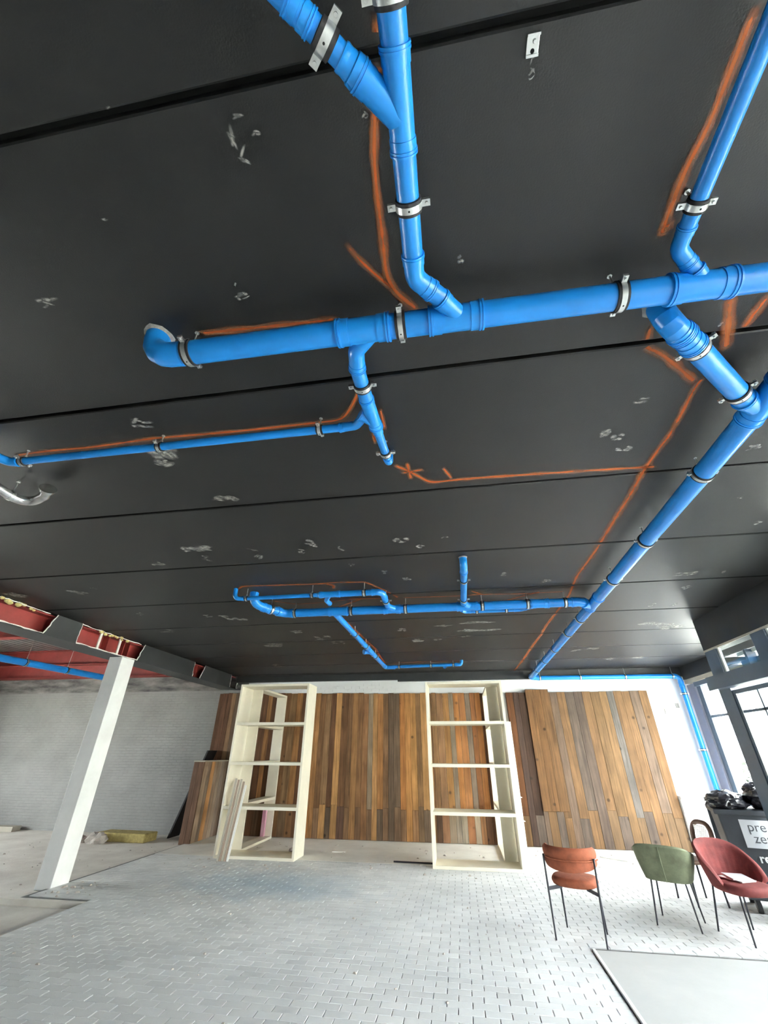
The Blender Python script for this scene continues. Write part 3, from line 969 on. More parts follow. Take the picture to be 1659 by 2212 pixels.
class Run:
    def __init__(self, name, label, org):
        self.t = thing(name, label, 'pipe', org)
        self.o = Vector(org)

    def _add(self, mb, name, m, parent=None, smooth=35):
        o = mb.build(name, m, parent or self.t, smooth)
        if parent is None:
            o.location = -self.o
        return o

    def pipe(self, a, b, r, seg=24):
        return self._add(MB().sweep([a, b], r, seg), 'pipe', M['pipe'])

    def elbow(self, a, c, b, r, R=None, start=True, end=True, lobster=False):
        mb = MB()
        if lobster:          # made of mitred segments
            fitted(mb, fillet(a, c, b, R or r * 1.9, 4), r, start, end, seg=48)
            return self._add(mb, 'elbow', M['fitting'], smooth=12)
        fitted(mb, fillet(a, c, b, R or r * 1.9), r, start, end)
        return self._add(mb, 'elbow', M['fitting'])

    def coupling(self, a, b, r):
        mb = MB()
        fitted(mb, [a, b], r, body=1.07)
        return self._add(mb, 'coupling', M['fitting'])

    def reducer(self, a, b, r0, r1):
        a, b = Vector(a), Vector(b)
        q = lambda t: a.lerp(b, t)
        mb = MB().sweep([q(0), q(0.001), q(.15), q(.4), q(.45), q(.7), q(.75), q(.9), q(1)], [r0, r0 * 1.14, r0 * 1.16, r0 * 1.12, r0 * 1.02, r1 * 1.12, r1 * 1.12, r1 * 1.17, r1 * 1.12], 22)
        return self._add(mb, 'reducer', M['fitting'])

    def tee(self, a, b, r, p, q, rb, bend=None):
        """body a-b, branch leaving axis point p towards q (optionally bent at q to bend)"""
        mb = MB()
        fitted(mb, [a, b], r)
        path = [Vector(p), Vector(q)] if bend is None else fillet(p, q, bend, rb * 1.6)
        fitted(mb, path, rb, start=False, end=True)
        return self._add(mb, 'tee_fitting', M['fitting'])

    def clamp(self, c, axis, r, rod=True, up=None, wide=.030, zc=ZC, far=False):
        c = Vector(c)
        t = Vector(axis).normalized()
        u = Vector(up) if up else Vector((0, 0, 1))
        s = t.cross(u).normalized()
        u = s.cross(t).normalized()
        seg = 14 if far else 24
        ba = MB()
        ba.sweep([c - t * wide * .36, c - t * wide * .36, c + t * wide * .36, c + t * wide * .36], [r, r + .0085, r + .0085, r], seg, cap=False)
        for k in (-1, 1):
            e = c + s * k * (r + .020)
            ba.obox(e, s, t, u, .016, wide * .36, .0025)
            ba.obox(e + u * .008, s, t, u, .016, wide * .36, .0025)
            ba.obox(c + s * k * (r + .0045) + u * .004, s, t, u, .003, wide * .36, .010)
        o = ba.build('pipe_clamp', M['zinc'], self.t, 40)
        o.location = -self.o
        rb = MB().sweep([c - t * wide * .78, c - t * wide * .72, c + t * wide * .72, c + t * wide * .78], [r, r + .0065, r + .0065, r], seg, cap=False)
        rb.build('rubber_lining', M['rubber'], o, 40)
        if not far:
            for k in (-1, 1):
                e = c + s * k * (r + .024)
                MB().sweep([e - u * .011, e - u * .0105, e + u * .022], [.0055, .0058, .0035], 8).build('bolt', M['zinc'], o, 40)
            ho = c - u * (r + .0088)
            MB().sweep([ho + u * .002, ho - u * .0004], .0035, 8).build('hole', M['dark_ink'], o)
        if rod:
            tp = c + u * (r + .006)
            rd = MB().sweep([tp, tp + u * .018, tp + u * .0181, Vector((tp.x, tp.y, zc))], [.0085, .0085, .0042, .0042], 8)
            if not far:
                rd.sweep([Vector((tp.x, tp.y, zc - .004)), Vector((tp.x, tp.y, zc))], .011, 6)
            rd.build('threaded_rod', M['zinc'], o, 40)
        return o

    def collar(self, x, y, r):
        """ragged grey mortar around a pipe going up into the slab"""
        mb = MB()
        pts = []
        n = 16
        rr = [r * random.uniform(1.12, 1.3) for _ in range(n)]
        rows = [[(x + rr[i] * math.cos(2 * PI * i / n), y + rr[i] * math.sin(2 * PI * i / n), ZC - .004) for i in range(n)],
                [(x + r * .98 * math.cos(2 * PI * i / n), y + r * .98 * math.sin(2 * PI * i / n), ZC - .012) for i in range(n)]]
        mb.grid([[(p[0] * 1.0 + (p[0] - x) * .05, p[1] + (p[1] - y) * .05, ZC + .002) for p in rows[0]]] + rows, close=True)
        return self._add(mb, 'mortar_ring', M['mortar'], smooth=60)


X, Y_, Z = Vector((1, 0, 0)), Vector((0, 1, 0)), Vector((0, 0, 1))
r110, r75, r63, r50, r125 = .055, .0385, .0315, .025, .0625

# P1: thick line across the near ceiling -----------------------------------
z1 = 3.345
p = Run('drain_pipe', 'thick blue pipe crossing the near ceiling from a mortared hole to the right edge', (-1.32, 1.16, ZC))
yy = lambda x: 1.156 + (x + 1.2) * .0085
p.elbow((-1.335, 1.145, ZC + .02), (-1.335, 1.15, z1 + .005), (-1.17, yy(-1.17), z1), r110, R=.10, start=False, end=False, lobster=True)
p.collar(-1.335, 1.145, r110 * 1.05)
p.pipe((-1.18, yy(-1.18), z1), (-.36, yy(-.36), z1), r110)
p.clamp((-1.135, yy(-1.135), z1), X, r110)
p.tee((-.41, yy(-.4), z1), (-.165, yy(-.17), z1), r110, (-.235, yy(-.2), z1), (-.345, 1.27, 3.352), r75, (-.367, 1.395, 3.368))
p.pipe((-.18, yy(-.18), z1), (.05, yy(.05), z1), r110)
p.clamp((-.118, yy(-.12), z1), X, r110)
p.tee((.005, yy(.01), z1), (.245, yy(.245), z1), r110, (.150, yy(.19), z1 - .006), (.06, 1.06, z1 - .006), r75)
p.pipe((.23, yy(.23), z1), (1.02, yy(1.0), z1), r110)
p.clamp((.80, yy(.8), z1), X, r110)
p.tee((.985, yy(.98), z1), (1.235, yy(1.23), z1), r110, (1.135, yy(1.1), z1), (1.075, 1.118, 3.372), r63)
p.pipe((1.22, yy(1.22), z1), (2.6, yy(2.6), z1), r110)
p.clamp((1.75, yy(1.75), z1), X, r110)

# P2: line overhead ----------------------------------------------------------
p = Run('drain_pipe', 'blue pipe running straight over the camera into the thick near pipe', (-.033, .5, ZC))
p.pipe((-.030, -.9, z1), (-.031, .335, z1), r75)
p.clamp((-.030, .235, z1), Y_, r75)
p.clamp((-.030, -.5, z1), Y_, r75)
p.tee((-.031, .318, z1), (-.033, .56, z1), r75, (-.033, .475, z1), (-.140, .362, z1), r75)
p.pipe((-.033, .55, z1), (-.036, .90, z1), r75)
p.clamp((-.033, .705, z1), Y_, r75)
p.elbow((-.035, .868, z1), (-.037, .963, z1), (.030, 1.030, z1), r75)
p.pipe((.02, 1.02, z1), (.075, 1.072, z1 - .004), r75)

# P3: diagonal branch --------------------------------------------------------
p = Run('drain_pipe', 'short blue branch pipe running diagonally out at the top of the picture', (-.2, .29, ZC))
d3 = Vector((-.140 + .033, .362 - .475, 0)).normalized()
b3 = Vector((-.128, .3745, z1))
p.pipe(b3, b3 + d3 * .24, r63)
p.reducer(b3 + d3 * .012, b3 + d3 * .075, r75 * .95, r63)
p.clamp(b3 + d3 * .125, d3, r63, wide=.034)
e3 = b3 + d3 * .165
p.coupling(e3, e3 + d3 * .075, r63)
p.pipe(e3 + d3 * .05, e3 + d3 * 1.3, r63)
p.clamp(e3 + d3 * .55, d3, r63, wide=.034)

# P4: right overhead line ----------------------------------------------------
z4 = 3.40
p = Run('drain_pipe', 'slim blue pipe at the upper right meeting the thick near pipe', (.985, .7, ZC))
p.pipe((.955, -.9, z4), (.988, .975, z4), r63 * .95)
p.clamp((.987, .885, z4), Y_, r63 * .95)
p.clamp((.96, -.1, z4), Y_, r63 * .95)
p.elbow((.988, .955, z4), (.990, 1.04, z4), (1.052, 1.100, 3.382), r63 * .95)
p.pipe((1.04, 1.087, 3.386), (1.085, 1.128, 3.37), r63 * .95)

# P5: outlet to the long main ------------------------------------------------
p = Run('drain_pipe', 'pale blue pipe dropping from a mortared ceiling hole to the long main at right', (1.07, 1.37, ZC))
z5 = 3.36
p.elbow((1.066, 1.352, ZC + .02), (1.066, 1.352, z5), (1.17, 1.435, z5), .0525, R=.085, start=False, end=True, lobster=True)
p.collar(1.066, 1.352, .055)
p.coupling((1.135, 1.407, z5), (1.235, 1.495, z5), .0525)
p.pipe((1.20, 1.462, z5), (1.685, 1.925, z5), .0525)
d5 = Vector((1.685 - 1.20, 1.925 - 1.462, 0)).normalized()
p.clamp((1.248, 1.508, z5), d5, .0525)
p.clamp((1.605, 1.849, z5), d5, .0525)

# P6: long main to the back wall --------------------------------------------
p = Run('drain_pipe', 'long thick blue main running from the right edge to the back wall', (1.8, 6.5, ZC))


def m6(y):
    return Vector((1.782 + (y - 2) * .0085, y, 3.362 - (y - 2) * .0055))


p.tee(m6(1.74), m6(2.09), r125, m6(1.99), (1.66, 1.902, z5), .0525)
p.elbow(m6(1.66) + Vector((.20, -.05, .0)), m6(1.66), m6(1.80), r125)
p.pipe(m6(1.66) + Vector((.12, -.03, .0)), m6(1.66) + Vector((1.3, -.10, .02)), r125)
p.clamp(m6(1.66) + Vector((.8, -.065, .012)), Vector((1.18, -.07, .02)), r125)
p.pipe(m6(2.06), m6(5.30), r125)
for y in (2.62, 3.66, 4.62, 6.12, 6.92, 8.06, 9.10, 10.15):
    p.clamp(m6(y), m6(6) - m6(5), r125, far=y > 5)
p.tee(m6(5.20), m6(5.62), r125, m6(5.53), m6(5.53) + Vector((-.13, -.13, .0)), r110)
p.pipe(m6(5.58), m6(11.15), r125)
p.elbow(m6(11.08), m6(11.265), m6(11.265) + Vector((.19, .005, 0)), r125 * .97)

# P7 / P8: along the back wall and down --------------------------------------
p = Run('drain_pipe', 'blue pipe along the top of the back wall turning down beside the rear window', (3.5, 11.27, 3.3))
w7 = lambda x: Vector((x, 11.265, 3.30 - (x - 2) * .005))
p.pipe(w7(2.0), w7(5.14), .052)
for x in (2.08, 3.02, 4.04, 5.08):
    p.clamp(w7(x), X, .052, far=True)
p.elbow(w7(5.08), w7(5.22), Vector((5.22, 11.275, 3.14)), .052)
p.coupling((5.22, 11.275, 3.05), (5.22, 11.28, 3.16), .052)
p.pipe((5.22, 11.28, 3.15), (5.235, 11.30, .40), .052)
p.elbow((5.235, 11.30, .45), (5.235, 11.30, .30), (5.235, 11.30, .02), .052)
for z in (2.90, 1.78):
    p.clamp((5.222, 11.285, z), Z, .052, rod=False, up=(0, 1, 0), far=True)

# P9: branch going away from P1 ----------------------------------------------
p = Run('drain_pipe', 'short blue branch leaving the thick near pipe and ending under the ceiling', (-.35, 1.7, ZC))
z9 = 3.372
p.pipe((-.367, 1.37, 3.366), (-.362, 1.66, z9), r75)
p.clamp((-.364, 1.508, 3.369), Y_, r75)
p.tee((-.363, 1.60, z9), (-.349, 1.845, z9 + .006), r75 * .97, (-.352, 1.79, z9), (-.425, 1.725, z9 + .012), r50 * 1.25)
p.reducer((-.349, 1.84, z9 + .006), (-.346, 1.90, z9 + .01), r63, r50 * 1.1)
p.pipe((-.347, 1.87, z9 + .008), (-.330, 2.20, 3.395), r50 * 1.08)
p.clamp((-.334, 2.115, 3.392), Y_, r50 * 1.08)
p.elbow((-.331, 2.165, 3.394), (-.329, 2.235, 3.396), (-.329, 2.238, ZC + .01), r50 * 1.08, R=.045, end=False)

# P10: slim line to the left --------------------------------------------------
p = Run('drain_pipe', 'slim blue pipe running left under a dashed orange spray line', (-1.7, 1.84, ZC))
z10 = 3.400
p.elbow((-.400, 1.745, 3.388), (-.470, 1.826, 3.394), (-.575, 1.838, z10), r50 * 1.08)
p.pipe((-.55, 1.838, z10), (-2.86, 1.836, z10), r50)
for x in (-.70, -1.775, -2.80):
    p.clamp((x, 1.838, z10), X, r50, wide=.026)
p.elbow((-2.83, 1.836, z10), (-2.895, 1.83, z10), (-2.945, 1.765, z10 + .005), r50 * 1.15)
p.pipe((-2.93, 1.785, z10), (-3.05, 1.62, ZC - .005), r50)

# ---- far cluster --------------------------------------------------------------
z11 = 3.350
p = Run('drain_pipe', 'thick blue pipe crossing the far ceiling and joining the long main', (-.4, 5.36, ZC))
y11 = lambda x: 5.345 + (x + 2) * .012
p.elbow((-2.50, 4.86, ZC + .01), (-2.505, 4.862, 3.36), (-2.415, 5.06, 3.352), r110, R=.11, start=False, end=True, lobster=True)
p.coupling((-2.435, 5.02, 3.353), (-2.375, 5.15, 3.351), r110)
p.pipe((-2.40, 5.09, 3.352), (-2.29, 5.26, 3.351), r110)
p.clamp((-2.37, 5.145, 3.351), Vector((.11, .17, 0)), r110, far=True)
p.elbow((-2.315, 5.225, 3.351), (-2.245, 5.335, z11), (-2.12, y11(-2.12), z11), r110)
p.pipe((-2.15, y11(-2.15), z11), (-1.50, y11(-1.5), z11), r110)
p.clamp((-2.10, y11(-2.1), z11), X, r110, far=True)
p.tee((-1.62, y11(-1.6), z11), (-1.36, y11(-1.36), z11), r110, (-1.46, y11(-1.46), z11), (-1.555, 5.47, 3.352), r75 * 1.1)
p.pipe((-1.38, y11(-1.38), z11), (-.86, y11(-.86), z11), r110)
p.clamp((-1.31, y11(-1.31), z11), X, r110, far=True)
p.tee((-.87, y11(-.87), z11), (-.64, y11(-.64), z11), r110, (-.70, y11(-.7), z11), (-.80, 5.23, z11 + .004), r75)
p.pipe((-.66, y11(-.66), z11), (.12, y11(.12), z11), r110)
p.clamp((-.57, y11(-.57), z11), X, r110, far=True)
p.tee((.10, y11(.1), z11), (.37, y11(.37), z11), r110, (.27, y11(.27), z11), (.19, 5.25, z11 + .003), r75)
p.pipe((.35, y11(.35), z11), (1.10, y11(1.1), z11), r110)
p.clamp((.43, y11(.43), z11), X, r110, far=True)
p.clamp((1.0, y11(1.0), z11), X, r110, far=True)
p.coupling((1.04, y11(1.04), z11), (1.26, y11(1.26), z11), r110)
p.pipe((1.2, y11(1.2), z11), (1.58, y11(1.55), z11), r110)
p.clamp((1.46, y11(1.46), z11), X, r110, far=True)
p.elbow((1.535, y11(1.53), z11), (1.645, y11(1.62), z11), (1.715, 5.45, 3.345), r110)

z12 = 3.365
p = Run('drain_pipe', 'slim blue pipe in front of the far thick pipe with a small tee', (-1.7, 4.70, ZC))
p.elbow((-2.668, 4.68, ZC + .01), (-2.668, 4.682, z12), (-2.55, 4.70, z12), r50 * 1.05, R=.06, start=False)
p.pipe((-2.58, 4.70, z12), (-1.58, 4.70, z12), r50)
for x in (-2.515, -1.655):
    p.clamp((x, 4.70, z12), X, r50, wide=.026, far=True)
p.reducer((-1.53, 4.70, z12), (-1.60, 4.70, z12), r75 * .95, r50)
p.tee((-1.545, 4.70, z12), (-1.30, 4.70, z12), r75 * .95, (-1.43, 4.70, z12), (-1.51, 4.83, z12 - .03), r50 * 1.1, (-1.50, 4.96, z12 - .03))
p.pipe((-1.32, 4.70, z12), (-.86, 4.70, z12), r75 * .95)
p.clamp((-1.0, 4.70, z12), X, r75 * .95, far=True)
p.elbow((-.91, 4.70, z12), (-.785, 4.705, z12), (-.78, 4.90, z12 - .006), r75 * .95)
p.pipe((-.78, 4.86, z12 - .005), (-.795, 5.26, z11 + .006), r75 * .95)
p.clamp((-.785, 5.03, z12 - .008), Y_, r75 * .95, far=True)

p = Run('drain_pipe', 'short blue pipe from a ceiling hole down to the far thick pipe', (.19, 4.6, ZC))
p.elbow((.186, 4.116, ZC + .01), (.186, 4.118, 3.392), (.188, 4.27, 3.388), r75, R=.06, start=False)
p.collar(.186, 4.116, r75)
p.pipe((.188, 4.23, 3.389), (.19, 5.27, 3.356), r75)
p.clamp((.189, 4.50, 3.381), Y_, r75, far=True)
p.clamp((.19, 5.12, 3.360), Y_, r75, far=True)

p = Run('drain_pipe', 'pale blue pipe running away from the far thick pipe towards the bookshelves', (-1.54, 7.5, ZC))
m14 = lambda y: Vector((-1.562 + (y - 5.45) * .008, y, 3.353 + (y - 5.45) * .004))
p.pipe(m14(5.42), m14(9.62), r75 * 1.08)
for y in (6.66, 7.55, 8.5):
    p.clamp(m14(y), Y_, r75 * 1.08, far=True)
p.tee(m14(7.75), m14(8.15), r75 * 1.08, m14(8.05), m14(7.93) + Vector((-.12, 0, -.02)), r75)
p.elbow(m14(9.55), m14(9.76), m14(9.76) + Vector((.22, .03, .005)), r75 * 1.08)

p = Run('drain_pipe', 'slim blue pipe nearest the bookshelves ending in an upturned elbow', (-.6, 9.82, ZC))
w15 = lambda x: Vector((x, 9.80, 3.385 + (x + 1.3) * .012))
p.pipe(w15(-1.36), w15(.10), r63 * 1.1)
for x in (-1.22, -.50, .0):
    p.clamp(w15(x), X, r63 * 1.1, far=True)
p.tee(w15(-.46), w15(-.12), r63 * 1.1, w15(-.15), w15(-.2) + Vector((0, .1, -.03)), r63)
p.elbow(w15(.06), w15(.185), Vector((.187, 9.80, ZC + .01)), r63 * 1.1, R=.06, end=False)

p = Run('drain_pipe', 'thin blue pipe partly hidden behind the far thick pipe near its main junction', (.66, 5.8, ZC))
p.pipe((.28, 5.78, 3.40), (.92, 5.79, 3.40), r50)
p.elbow((.30, 5.78, 3.40), (.22, 5.78, 3.40), (.17, 5.68, 3.395), r50)
p.elbow((.88, 5.79, 3.40), (.97, 5.79, 3.40), (1.03, 5.72, 3.395), r50)
p.pipe((1.01, 5.745, 3.396), (1.22, 5.48, 3.375), r50)
for x in (.38, .78):
    p.clamp((x, 5.785, 3.40), X, r50, wide=.026, far=True)

p = Run('drain_pipe', 'thick blue pipe hanging in the left bay under the red steel', (-8.0, 7.5, 4.3))
m17 = lambda y: Vector((-8.0, y, 3.12 + (y - 6) * .014))
p.pipe(m17(-1.0), m17(9.55), r125)
for y in (5.4, 7.0, 7.95, 9.3):
    p.clamp(m17(y), Y_, r125, zc=4.295, far=True)

# silver duct stub at the left edge
d = thing('duct_stub', 'shiny bent silver metal duct stub hanging at the left edge of the ceiling', 'duct', (-3.2, 2.2, ZC))
do = d.location.copy()
path = fillet((-3.20, 1.55, 3.355), (-3.21, 2.29, 3.36), (-3.02, 2.24, 3.40), .09, 8) + [Vector((-2.97, 2.20, 3.43))]
part(MB().sweep(path, [.036] * (len(path) - 2) + [.037, .034], 18), 'duct', M['chrome'], d, do, smooth=40)
part(MB().sweep([(-2.985, 2.212, 3.42), (-2.968, 2.198, 3.432)], [.052, .058], 18), 'flange', M['chrome'], d, do, smooth=30)
part(MB().sweep([(-3.215, 2.155, 3.385), (-3.215, 2.155, ZC)], .005, 8).sweep([(-3.215, 2.155, ZC - .01), (-3.215, 2.155, ZC)], .014, 8), 'threaded_rod', M['zinc'], d, do)
part(MB().sweep([(-3.21, 2.13, 3.358), (-3.21, 2.16, 3.358)], .040, 18), 'strap', M['zinc'], d, do, smooth=30)

# small things screwed to the ceiling
b = thing('ceiling_bracket', 'small galvanised bracket plate screwed to the ceiling near the top edge', 'bracket', (.367, .415, ZC))
MB().box(-.018, .018, -.026, .026, -.006, 0).build('plate', M['zinc'], b, bevel=.0015)
MB().box(-.018, .018, -.026, -.020, -.016, -.006).build('lip', M['zinc'], b)
MB().box(-.018, .018, .018, .024, -.012, -.006).build('lip', M['zinc'], b)
MB().sweep([(0, .012, -.0062), (0, .012, -.0072)], .006, 10).build('hole', M['dark_ink'], b)
MB().sweep([(.004, -.008, -.006), (.004, -.008, -.012)], [.006, .004], 8).build('screw', M['zinc'], b)
s_ = thing('ceiling_screw', 'small screw sticking out of the black ceiling left of the orange arrow', 'screw', (-.83, .95, ZC))
MB().sweep([(0, 0, 0), (0, 0, -.028)], .004, 8).build('shank', M['zinc'], s_)
MB().sweep([(0, 0, -.026), (0, 0, -.032)], [.006, .004], 8).build('head', M['rubber'], s_)

# ================================================================== PLANK CLADDING
SHADE = 1.0
SAT = (.96, .85, .70)


def plank(parent, x0, x1, y0, y1, z0, z1, col, org, name='plank'):
    w, d, h = x1 - x0, y1 - y0, z1 - z0
    mb = MB()
    c = .003
    hx = w / 2 - .0015
    mb.v = [(-hx, d / 2, -h / 2), (hx, d / 2, -h / 2), (hx, d / 2, h / 2), (-hx, d / 2, h / 2),
            (-hx, -d / 2 + c, -h / 2), (hx, -d / 2 + c, -h / 2), (hx, -d / 2 + c, h / 2), (-hx, -d / 2 + c, h / 2),
            (-hx + c, -d / 2, -h / 2 + c), (hx - c, -d / 2, -h / 2 + c), (hx - c, -d / 2, h / 2 - c), (-hx + c, -d / 2, h / 2 - c)]
    for k in range(4):
        j = (k + 1) % 4
        mb.f.append((k, j, 4 + j, 4 + k))
        mb.f.append((4 + k, 4 + j, 8 + j, 8 + k))
    mb.f.append((8, 9, 10, 11))
    mb.f.append((3, 2, 1, 0))
    o = mb.build(name, M['wood'], parent)
    o.location = Vector(((x0 + x1) / 2, (y0 + y1) / 2, (z0 + z1) / 2)) - Vector(org)
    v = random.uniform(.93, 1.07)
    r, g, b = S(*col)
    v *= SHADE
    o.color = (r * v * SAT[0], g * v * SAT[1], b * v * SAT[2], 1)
    return o


DB, BR, TN, LT, GY, DG, OR, RB = (98, 72, 58), (134, 104, 78), (176, 134, 92), (200, 160, 112), (152, 148, 144), (100, 92, 88), (184, 128, 78), (150, 108, 82)
LE = [(-6.37, DB), (-6.27, (104, 76, 66)), (-6.12, (100, 74, 64)), (-6.01, (150, 126, 106)), (-5.89, DG), (-5.75, BR), (-5.61, DB), (-5.48, TN), (-5.35, BR), (-5.22, DG), (-5.11, DB), (-4.95, TN), (-4.83, DB), (-4.67, DB),
      (-4.50, BR), (-4.33, (140, 118, 94)), (-4.15, TN), (-3.99, DB), (-3.86, OR), (-3.73, TN), (-3.60, (186, 142, 98)), (-3.49, BR), (-3.35, (156, 130, 104)), (-3.20, DB), (-3.07, LT), (-2.92, (112, 84, 64)), (-2.75, (118, 94, 74)),
      (-2.63, (162, 126, 90)), (-2.49, BR), (-2.36, (160, 122, 92)), (-2.22, GY), (-2.10, (194, 154, 108)), (-1.98, (172, 126, 84)), (-1.84, (126, 102, 82)), (-1.71, DG), (-1.58, DG), (-1.43, OR), (-1.30, (190, 142, 90)), (-1.16, (186, 144, 94)),
      (-1.02, (134, 108, 80)), (-0.90, LT), (-0.73, BR), (-0.62, (140, 112, 84)), (-0.50, (152, 122, 98)), (-0.34, (176, 136, 90)), (-0.19, GY), (-0.08, OR), (0.05, (186, 132, 88)), (0.21, (136, 132, 132)), (0.33, (152, 102, 66)), (0.45, OR), (0.59, DB),
      (0.73, BR), (0.87, TN), (1.02, None)]
LOW = {-3.86: DB, -3.73: OR, -3.49: (140, 116, 98), -3.35: LT, -3.20: DG, -3.07: LT, -2.92: (96, 76, 74), -2.75: (132, 108, 88), -2.49: (120, 96, 80), -2.22: (118, 98, 84), -1.98: DG, -1.84: (130, 108, 92), -1.58: (122, 104, 92),
       -1.43: (140, 114, 94), -1.16: (140, 110, 84), -1.02: (120, 104, 88), -0.90: DG, -0.62: (84, 68, 62), -0.50: (138, 106, 88), -0.34: (160, 156, 152), -0.19: (158, 160, 162), -0.08: (162, 166, 168), 0.05: (170, 120, 90), 0.21: (162, 160, 156), 0.33: (140, 104, 76),
       0.45: DB, -4.33: (120, 104, 90), -4.15: BR, -4.95: (112, 92, 80)}
org = Vector((-2.6, 11.42, 0))
cl = thing('plank_wall', 'wide wall cladding of upright mixed-tone reclaimed planks behind the bookshelves', 'cladding', org)
for (x0, c), (x1, _) in zip(LE[:-1], LE[1:]):
    top = 3.045 - (x0 + 4) * .012 + random.uniform(-.012, .012)
    y0 = 11.405 + random.uniform(-.005, .004)
    mixc = lambda q: tuple(q[i] * .74 + (150, 118, 88)[i] * .26 for i in range(3))
    c = mixc(c)
    if x0 in LOW:
        s = .58 + random.uniform(-.03, .06)
        plank(cl, x0, x1, y0, 11.445, s + .002, top, c, org)
        plank(cl, x0, x1, y0 - random.uniform(0, .004), 11.445, .006, s, mixc(LOW[x0]), org)
    else:
        plank(cl, x0, x1, y0, 11.445, .006, top, c, org)

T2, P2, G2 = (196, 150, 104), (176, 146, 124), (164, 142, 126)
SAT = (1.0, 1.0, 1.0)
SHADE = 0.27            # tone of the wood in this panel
RE = [(1.22, (178, 116, 72)), (1.38, (138, 108, 94)), (1.51, (122, 90, 72)), (1.68, P2), (1.78, T2), (1.95, (198, 154, 108)), (2.10, (192, 146, 100)), (2.25, P2), (2.41, T2), (2.60, G2), (2.80, (158, 134, 118)), (2.99, T2), (3.18, (200, 156, 108)), (3.38, (202, 158, 110)),
      (3.55, (168, 158, 150)), (3.70, T2), (3.88, (198, 152, 106)), (4.06, (186, 156, 132)), (4.26, T2), (4.45, None)]
org = Vector((2.85, 11.38, 0))
cr = thing('plank_wall', 'light tan panel of upright planks on the white wall behind the chairs', 'cladding', org)
for i, ((x0, c), (x1, _)) in enumerate(zip(RE[:-1], RE[1:])):
    top = 2.985 + random.uniform(-.006, .006)
    y0 = 11.345 + random.uniform(-.005, .004)
    if i % 3 != 1:
        s = .52 + .1 * (i % 2) + random.uniform(-.02, .05)
        plank(cr, x0, x1, y0, 11.445, s + .002, top, c, org)
        plank(cr, x0, x1, y0, 11.445, .006, s, random.choice((T2, P2, G2, (190, 152, 112))), org)
    else:
        plank(cr, x0, x1, y0, 11.445, .006, top, c, org)
for (x0, x1, c) in ((1.68, 1.86, (200, 146, 96)), (1.86, 2.03, (196, 142, 92)), (2.03, 2.22, (192, 142, 94))):
    plank(cr, x0, x1, 11.315, 11.338, .62, 3.045, c, org)

SHADE, SAT = 1.0, (1.0, .98, .92)
# wood-clad half-height pier end at the left
org = Vector((-5.94, 10.85, 0))
pr_ = thing('clad_pier', 'half-height plank-clad pier end standing left of the left bookshelf', 'pier', org)
part(MB().box(-6.05, -5.84, 10.33, 11.40, 0, 1.49), 'core', M['rubble'], pr_, org)
part(MB().box(-6.08, -5.80, 10.29, 11.40, 1.49, 1.515), 'cap', M['beige'], pr_, org)
plank(pr_, -6.07, -5.945, 10.295, 10.33, -.02, 1.49, (112, 86, 72), org)
plank(pr_, -5.945, -5.815, 10.295, 10.33, -.02, 1.49, (120, 92, 76), org)
yk = 10.32
for c, w in (((176, 152, 130), .17), ((150, 132, 116), .14), ((196, 146, 98), .17), ((166, 142, 122), .16), ((172, 152, 134), .15), ((158, 142, 130), .16), ((142, 122, 108), .13)):
    mb = MB().box(-.014, .014, -w / 2 + .0015, w / 2 - .0015, -.745, .745)
    o = mb.build('plank', M['wood'], pr_)
    o.location = Vector((-5.825, yk + w / 2, .745)) - org
    o.color = (*S(*c), 1)
    yk += w
# black sheet leaning behind it
bs = MB()
n = [(-6.76, -.02), (-6.72, -.02), (-6.14, 1.72), (-6.18, 1.72)]
bs.v = [(x, y, z) for y in (10.95, 11.38) for x, z in n]
bs.f = [(0, 1, 2, 3), (7, 6, 5, 4), (0, 4, 5, 1), (1, 5, 6, 2), (2, 6, 7, 3), (3, 7, 4, 0)]
tag(bs.build('leaning_sheet', M['blackfoil']), 'black sheet leaning against the plank-clad pier in the left corner', 'sheet')

# ================================================================== BOOKSHELVES
def bookshelf(label, x0, x1, y0, y1, h, along_x, levels, t=.042):
    org = Vector(((x0 + x1) / 2, (y0 + y1) / 2, 0))
    o = thing('bookshelf', label, 'bookshelf', org, group='open cream bookshelves')
    if along_x:
        sides = ((x0, x0 + t, y0, y1), (x1 - t, x1, y0, y1))
        inner = (x0 + t, x1 - t, y0, y1)
    else:
        sides = ((x0, x1, y0, y0 + t), (x0, x1, y1 - t, y1))
        inner = (x0, x1, y0 + t, y1 - t)
    for s in sides:
        part(MB().box(*s, 0, h), 'side_panel', M['cream'], o, org, bevel=.002)
    a, b, c, d = inner
    part(MB().box(a, b, c, d, h - .045, h), 'top_panel', M['cream'], o, org, bevel=.002)
    part(MB().box(a, b, c, d, 0, .045), 'bottom_panel', M['cream'], o, org, bevel=.002)
    for z in levels:
        part(MB().box(a, b, c + .004, d - .004, z - .026, z + .026), 'shelf', M['cream'], o, org, bevel=.002)
    return o


LV = (2.205, 1.492, .764)
bookshelf('left cream open bookshelf facing the room with thin battens leaning on it', -4.64, -3.085, 9.14, 9.69, 2.975, True, LV)
bookshelf('cream bookshelf behind the left one, standing at right angles to the plank wall', -4.64, -4.38, 9.71, 11.27, 2.97, False, LV)
bookshelf('right cream open bookshelf facing the room in front of the planks', -.60, .915, 9.07, 9.63, 2.95, True, LV)
bookshelf('cream bookshelf behind the right one, standing at right angles to the plank wall', .645, .912, 9.65, 11.29, 2.95, False, LV)

